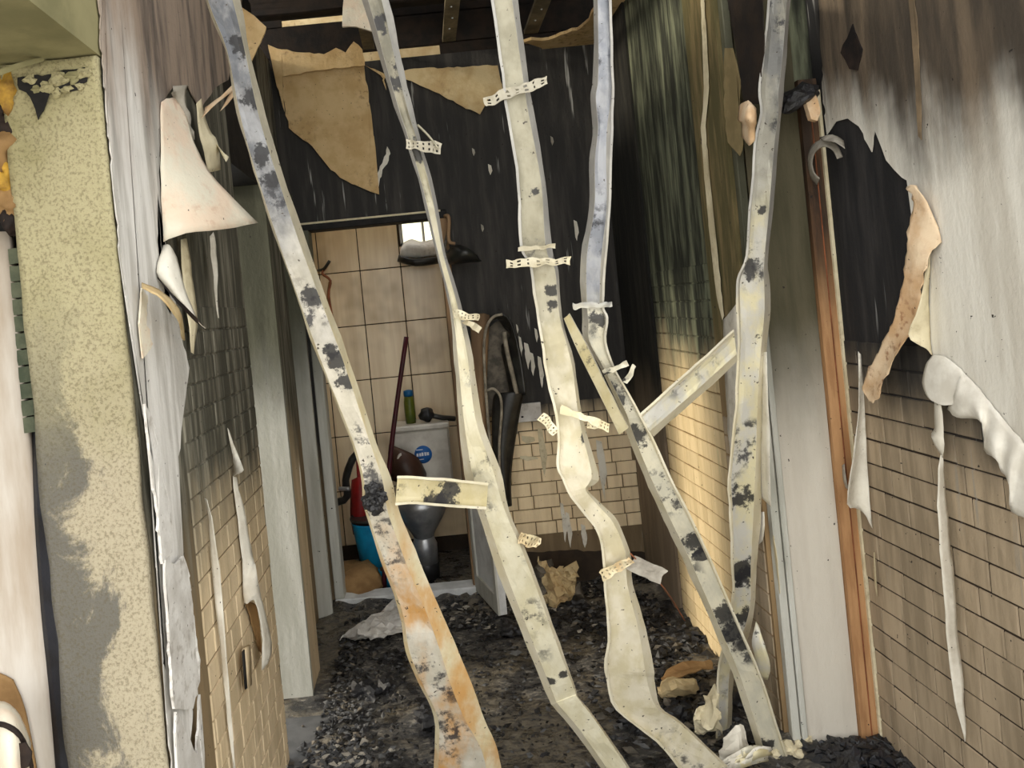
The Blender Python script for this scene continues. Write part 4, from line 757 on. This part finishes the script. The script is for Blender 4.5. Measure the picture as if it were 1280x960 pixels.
s1 = stud('short horizontal cream channel joining the two left studs', [((494, 631), (497, 595), .9, 1.96), ((520, 631), (525, 596), .9, 1.98), ((560, 633), (565, 599), .9, 2.02), ((608, 636), (610, 603), .9, 2.06)], 'stud_s', -0.015, -0.015, seed=6, shl=.08, group='metal bracing pieces')
s2 = stud('short cream brace slanting up to the rightmost stud', [((816, 546), (799, 518), .85, 2.18), ((846, 520), (832, 488), .85, 2.2), ((880, 490), (870, 455), .85, 2.23), ((922, 452), (917, 412), .85, 2.26)], 'stud_e', 0.03, -0.012, seed=7, shl=.25, group='metal bracing pieces')
s3 = stud('slim cream strip slanting between the middle stud and long stud', [((705, 398), (712, 392), .9, 1.98), ((722, 438), (734, 430), .9, 2.02), ((748, 490), (759, 482), .9, 2.08), ((774, 543), (786, 534), .9, 2.13)], 'stud_s', 0.01, 0.01, seed=8, group='metal bracing pieces')
bracket(sC, P(606, 128, 1.885), P(684, 100, 1.885), 0.028); bracket(sC, P(632, 330, 1.93), P(714, 325, 1.93), 0.024); bracket(sC, P(646, 312, 1.925), P(694, 309, 1.925), 0.012, holes=False)
bracket(sC, P(702, 512, 1.99), P(748, 528, 1.97), 0.022, holes=False, nu=8); bracket(sC, P(735, 530, 2.0), P(762, 534, 1.98), 0.024); bracket(sC, P(676, 520, 2.02), P(694, 540, 2.0), 0.026)
bracket(sC, P(752, 720, 2.08), P(790, 700, 2.06), 0.03); bracket(sC, P(788, 702, 2.08), P(828, 722, 2.06), 0.05, 'grey_curl', False, 8); tube_ = adopt(tube('wire', [P(788, 692, 2.06), P(830, 735, 2.2), P(856, 776, 2.5)], 0.002, 'rust_wood'), sC)
bracket(sB, P(507, 180, 1.96), P(552, 186, 1.95), 0.028); adopt(tube('wire', [P(522, 156, 1.95), P(536, 170, 1.94), P(548, 186, 1.94)], 0.003, 'stud_b'), sB); bracket(sB, P(568, 392, 2.02), P(598, 398, 1.99), 0.026); bracket(sB, P(580, 400, 2.02), P(600, 412, 1.99), 0.02, holes=False, nu=6)
bracket(sB, P(650, 672, 2.13), P(674, 680, 2.15), 0.04)
bracket(sD, P(716, 382, 2.11), P(766, 380, 2.11), 0.018, 'stud_d', False); bracket(sD, P(754, 466, 2.13), P(786, 454, 2.11), 0.016, 'stud_d', False, 8); bracket(sD, P(783, 478, 2.13), P(793, 458, 2.12), 0.02, 'stud_d', False, 6)
for x, y in ((467, 612), (463, 626), (474, 622), (470, 632)):
    c = adopt(link('char_crust', lump_mesh(x * .7 + y, 0.02, 3, 0.5, 1.0), 'charcoal'), sA); c.location = P(x, y, 1.985)
tongue = flap('wallpaper_scrap', [[P(945, 776, 2.44), P(950, 786, 2.43)], [P(940, 800, 2.43), P(956, 806, 2.41)], [P(944, 822, 2.43), P(963, 832, 2.41)], [P(950, 848, 2.44), P(960, 850, 2.43)]], 'stud_e', 'bent pale metal tongue below the rightmost stud', jag=0.001, cat='metal scrap', group='scrap at foot of the right-hand studs')
# frayed bundle at the feet of the right-hand studs
ft = empty('frayed_metal_scrap', PG(940, 945))
for k in range(14):
    a0 = math.radians(random.uniform(150, 250)); x, y = 958 + random.uniform(-12, 8), 940 + random.uniform(-8, 8); ln = random.uniform(20, 60)
    adopt(grid('shred', [[P(x, y, 2.38), P(x + 3, y + 5, 2.38)], [P(x - ln * .5, y + ln * .15 - 5, 2.36), P(x - ln * .5 + 2, y + ln * .2 + 3, 2.36)], [P(x - ln, y + ln * random.uniform(.1, .6), 2.36), P(x - ln + 2, y + ln * .4 + 4, 2.36)]], random.choice(('stud_d', 'white_paper', 'stud_s')), None, 0.0015, 2, 0.002, 0.004), ft)
tag(ft, 'frayed pale shreds splayed at the foot of the long stud', 'metal scrap', 'scrap at foot of the right-hand studs')
fr2 = empty('crumbled_plaster', PG(985, 935))
for k in range(16):
    c = adopt(link('crumb', lump_mesh(k * 3.1, random.uniform(.012, .025), 2, 0.6, 0.8), 'cream_paper'), fr2); q = PG(985 + random.uniform(-25, 25), 938 + random.uniform(-10, 12)); c.location = q + Vector((0, 0, .02))
tag(fr2, 'cream crumbled plaster heap right of the long stud foot', 'rubble')
# ---------------------------------------------------------------- floor debris
def stuff(name, n, area, smin, smax, mats, seed, label, cat):
    rng = random.Random(seed); vs_, fs, mi = [], [], []
    for k in range(n):
        x, y = area(rng); s = rng.uniform(smin, smax); c = Vector((x, y, s * 0.3 + 0.012)); ax = [s * rng.uniform(.4, 1.4), s * rng.uniform(.4, 1.4), s * rng.uniform(.15, .6)]
        m3 = Matrix.Rotation(rng.uniform(0, 6.28), 3, 'Z') @ Matrix.Rotation(rng.uniform(-.6, .6), 3, 'X'); b0 = len(vs_)
        for q in ((1, 0, -.2), (0.2, 1, 0), (-1, .1, .2), (-.1, -1, 0), (.1, .2, 1), (0, 0, -1)):
            vs_.append(c + m3 @ Vector([q[i] * ax[i] * rng.uniform(.7, 1.2) for i in range(3)]))
        for f in ((0, 1, 4), (1, 2, 4), (2, 3, 4), (3, 0, 4), (1, 0, 5), (2, 1, 5), (3, 2, 5), (0, 3, 5)): fs.append(tuple(b0 + i for i in f)); mi.append(k % len(mats))
    o = mesh(name, vs_, fs, None)
    for m in mats: o.data.materials.append(M[m])
    for p, i in zip(o.data.polygons, mi): p.material_index = i
    return tag(o, label, cat, None, 'stuff')
def area_right(r):
    y = r.uniform(2.5, 4.0); return (XF - 0.05 - abs(r.gauss(0, 0.22)), y)
def area_all(r): return (r.uniform(-0.55, 1.0), r.uniform(2.1, 4.0))
def area_back(r): return (r.uniform(-0.5, 1.0), YB - 0.05 - abs(r.gauss(0, .22)))
def area_left(r): return (-0.55 + abs(r.gauss(0, .12)), r.uniform(2.5, 4.0))
stuff('charred_debris', 2400, area_all, 0.004, 0.016, ['charcoal', 'black', 'charcoal', 'black', 'charcoal', 'grey_slab'], 1, 'charred crumbs scattered over the wet corridor floor', 'debris')
stuff('charred_debris', 1500, area_right, 0.007, 0.026, ['charcoal', 'black', 'charcoal', 'charcoal', 'black', 'grey_slab', 'charcoal', 'rubber_grey'], 2, 'charcoal rubble banked along the rear right wall', 'debris')
stuff('charred_debris', 1300, area_back, 0.006, 0.022, ['charcoal', 'grey_slab', 'charcoal', 'rubber_grey', 'black', 'charcoal', 'grey_curl'], 3, 'ash and charcoal rubble along the back wall', 'debris')
stuff('charred_debris', 900, area_left, 0.005, 0.018, ['charcoal', 'grey_slab', 'rubber_grey', 'grey_slab', 'charcoal', 'black'], 4, 'ashy rubble along the foot of the left wall', 'debris')
stuff('charred_debris', 260, lambda r: (r.uniform(1.08, 1.36), r.uniform(2.28, 2.46)), 0.01, 0.03, ['charcoal', 'charred_blue', 'charcoal'], 5, 'black charcoal heap at the foot of the pale panel', 'debris')
stuff('ash_flakes', 500, lambda r: (-.45 + r.gauss(0, .07), 2.6 + r.gauss(0, .08)), 0.005, 0.02, ['rubber_grey', 'grey_slab', 'grey_curl', 'charcoal', 'grey_slab', 'charcoal'], 8, 'pale ash flakes heaped by the end of left wall', 'ash')
for k, (x, y, s) in enumerate([(868, 780, .05), (876, 800, .055), (862, 806, .045), (888, 805, .05), (850, 790, .04), (800, 905, .06), (840, 900, .05), (720, 760, .05), (690, 780, .045), (640, 790, .05), (540, 900, .06), (450, 800, .045), (455, 870, .06), (480, 865, .05), (920, 880, .07), (905, 900, .06), (1045, 935, .035), (1065, 940, .03), (1030, 945, .03)]):
    c = link('charcoal_lump', lump_mesh(k * 1.7 + .3, s, 3, 0.7, 0.6), 'charcoal'); c.location = PG(x, y) + Vector((0, 0, s * .25)); c.rotation_euler = (0, 0, k)
    tag(c, ('topmost charcoal lump against the rear right brick wall', 'large charcoal lump below the topmost one by rear right wall', 'left charcoal lump of the cluster by rear right wall', 'right charcoal lump of the cluster by rear right wall', 'far left charcoal lump before the rear right wall', 'flat charcoal lump right of the buckled middle stud foot', 'charcoal lump between middle stud foot and propped plaster sheet', 'charcoal lump right of the plaster rubble at back wall', 'charcoal lump left of the plaster rubble on the floor', 'charcoal lump in front of the open bathroom door leaf', 'charcoal lump left of the leftmost stud foot', 'charcoal lump beside the crumpled whitish paper sheet', 'broad charcoal lump near the rear left doorway', 'charcoal lump right of the one by the rear left doorway', 'big charcoal lump half hidden behind the long stud foot', 'charcoal lump just left of the long stud foot', 'middle charcoal lump in the heap below the pale panel', 'right charcoal lump in the heap below the pale panel', 'left charcoal lump in the heap below the pale panel')[k], 'charcoal', 'charcoal lumps on the floor')
G = PG
flap('paper_sheet', [[G(425, 800, .03), G(450, 778, .06), G(475, 764, .05), G(500, 745, .04)], [G(428, 797, .01), G(455, 792, .09), G(480, 780, .04), G(505, 768, .07)], [G(430, 800, .0), G(460, 798, .03), G(485, 795, .05), G(510, 788, .02)]], 'plaster_white', 'crumpled whitish paper sheet before the bathroom threshold', 0.003, 5, 0.008, 0.01, 'paper', 'paper litter', 0.018)
flap('paper_sheet', [[G(822, 862, .05), G(840, 846, .09), G(872, 850, .07)], [G(826, 870, .03), G(848, 858, .10), G(872, 860, .05)], [G(832, 874, .01), G(850, 870, .04), G(868, 866, .03)]], 'tan_light', 'cream crumpled paper on the rubble between long stud and middle stud', 0.003, 4, 0.008, 0.006, 'paper', 'paper litter', 0.012)
flap('cardboard_scrap', [[G(826, 848, .03), G(845, 830, .07), G(885, 824, .09)], [G(830, 856, .03), G(860, 842, .07), G(892, 838, .06)]], 'sack', 'brown cardboard scrap behind the cream crumpled paper', 0.004, 4, 0.008, 0.004, 'cardboard', None, 0.008)
flap('plaster_sheet', [[G(868, 892, .12), G(885, 872, .14), G(895, 850, .2)], [G(866, 905, .06), G(886, 905, .1), G(900, 890, .14)], [G(872, 918, .02), G(888, 916, .04), G(900, 912, .06)]], 'cream_paper', 'torn plaster sheet propped behind the rightmost stud foot', 0.004, 4, 0.012, 0.004, 'plaster', None, 0.014)
flap('plaster_sheet', [[G(905, 925, .1), G(925, 905, .13), G(932, 915, .1)], [G(900, 945, .04), G(925, 930, .08), G(936, 938, .04)], [G(902, 960, .0), G(925, 956, .02), G(938, 956, .0)]], 'white_paper', 'white bent sheet lying at the foot of the long stud', 0.002, 4, 0.004, 0.004, 'plaster', None, 0.010)
cp = empty('plaster_rubble', PG(695, 750))
for k, (x, y, s) in enumerate(((682, 712, .05), (700, 730, .07), (712, 716, .045), (690, 745, .06), (718, 740, .04), (672, 735, .05), (706, 752, .05))):
    c = adopt(link('chunk', lump_mesh(k * 5.3, s, 2, 0.9, 0.9), random.choice(('grey_curl', 'tan_light', 'rubber_grey'))), cp); c.location = P(x, y, 3.85)
adopt(grid('bent_sheet', [[P(670, 700, 3.85), P(685, 708, 3.8), P(700, 706, 3.85)], [P(680, 735, 3.8), P(697, 730, 3.74), P(716, 728, 3.8)], [P(690, 764, 3.78), P(702, 756, 3.74), P(716, 745, 3.8)]], 'tan_light', None, 0.003, 5, 0.01, 0.01, 0.03), cp)
tag(cp, 'heap of crumpled plaster and paper against the back wall', 'rubble')
fs_ = slab('floor_tile_patch', (-0.80, 2.62, 0.0), (-0.50, 2.95, 0.012), 'grey_slab')
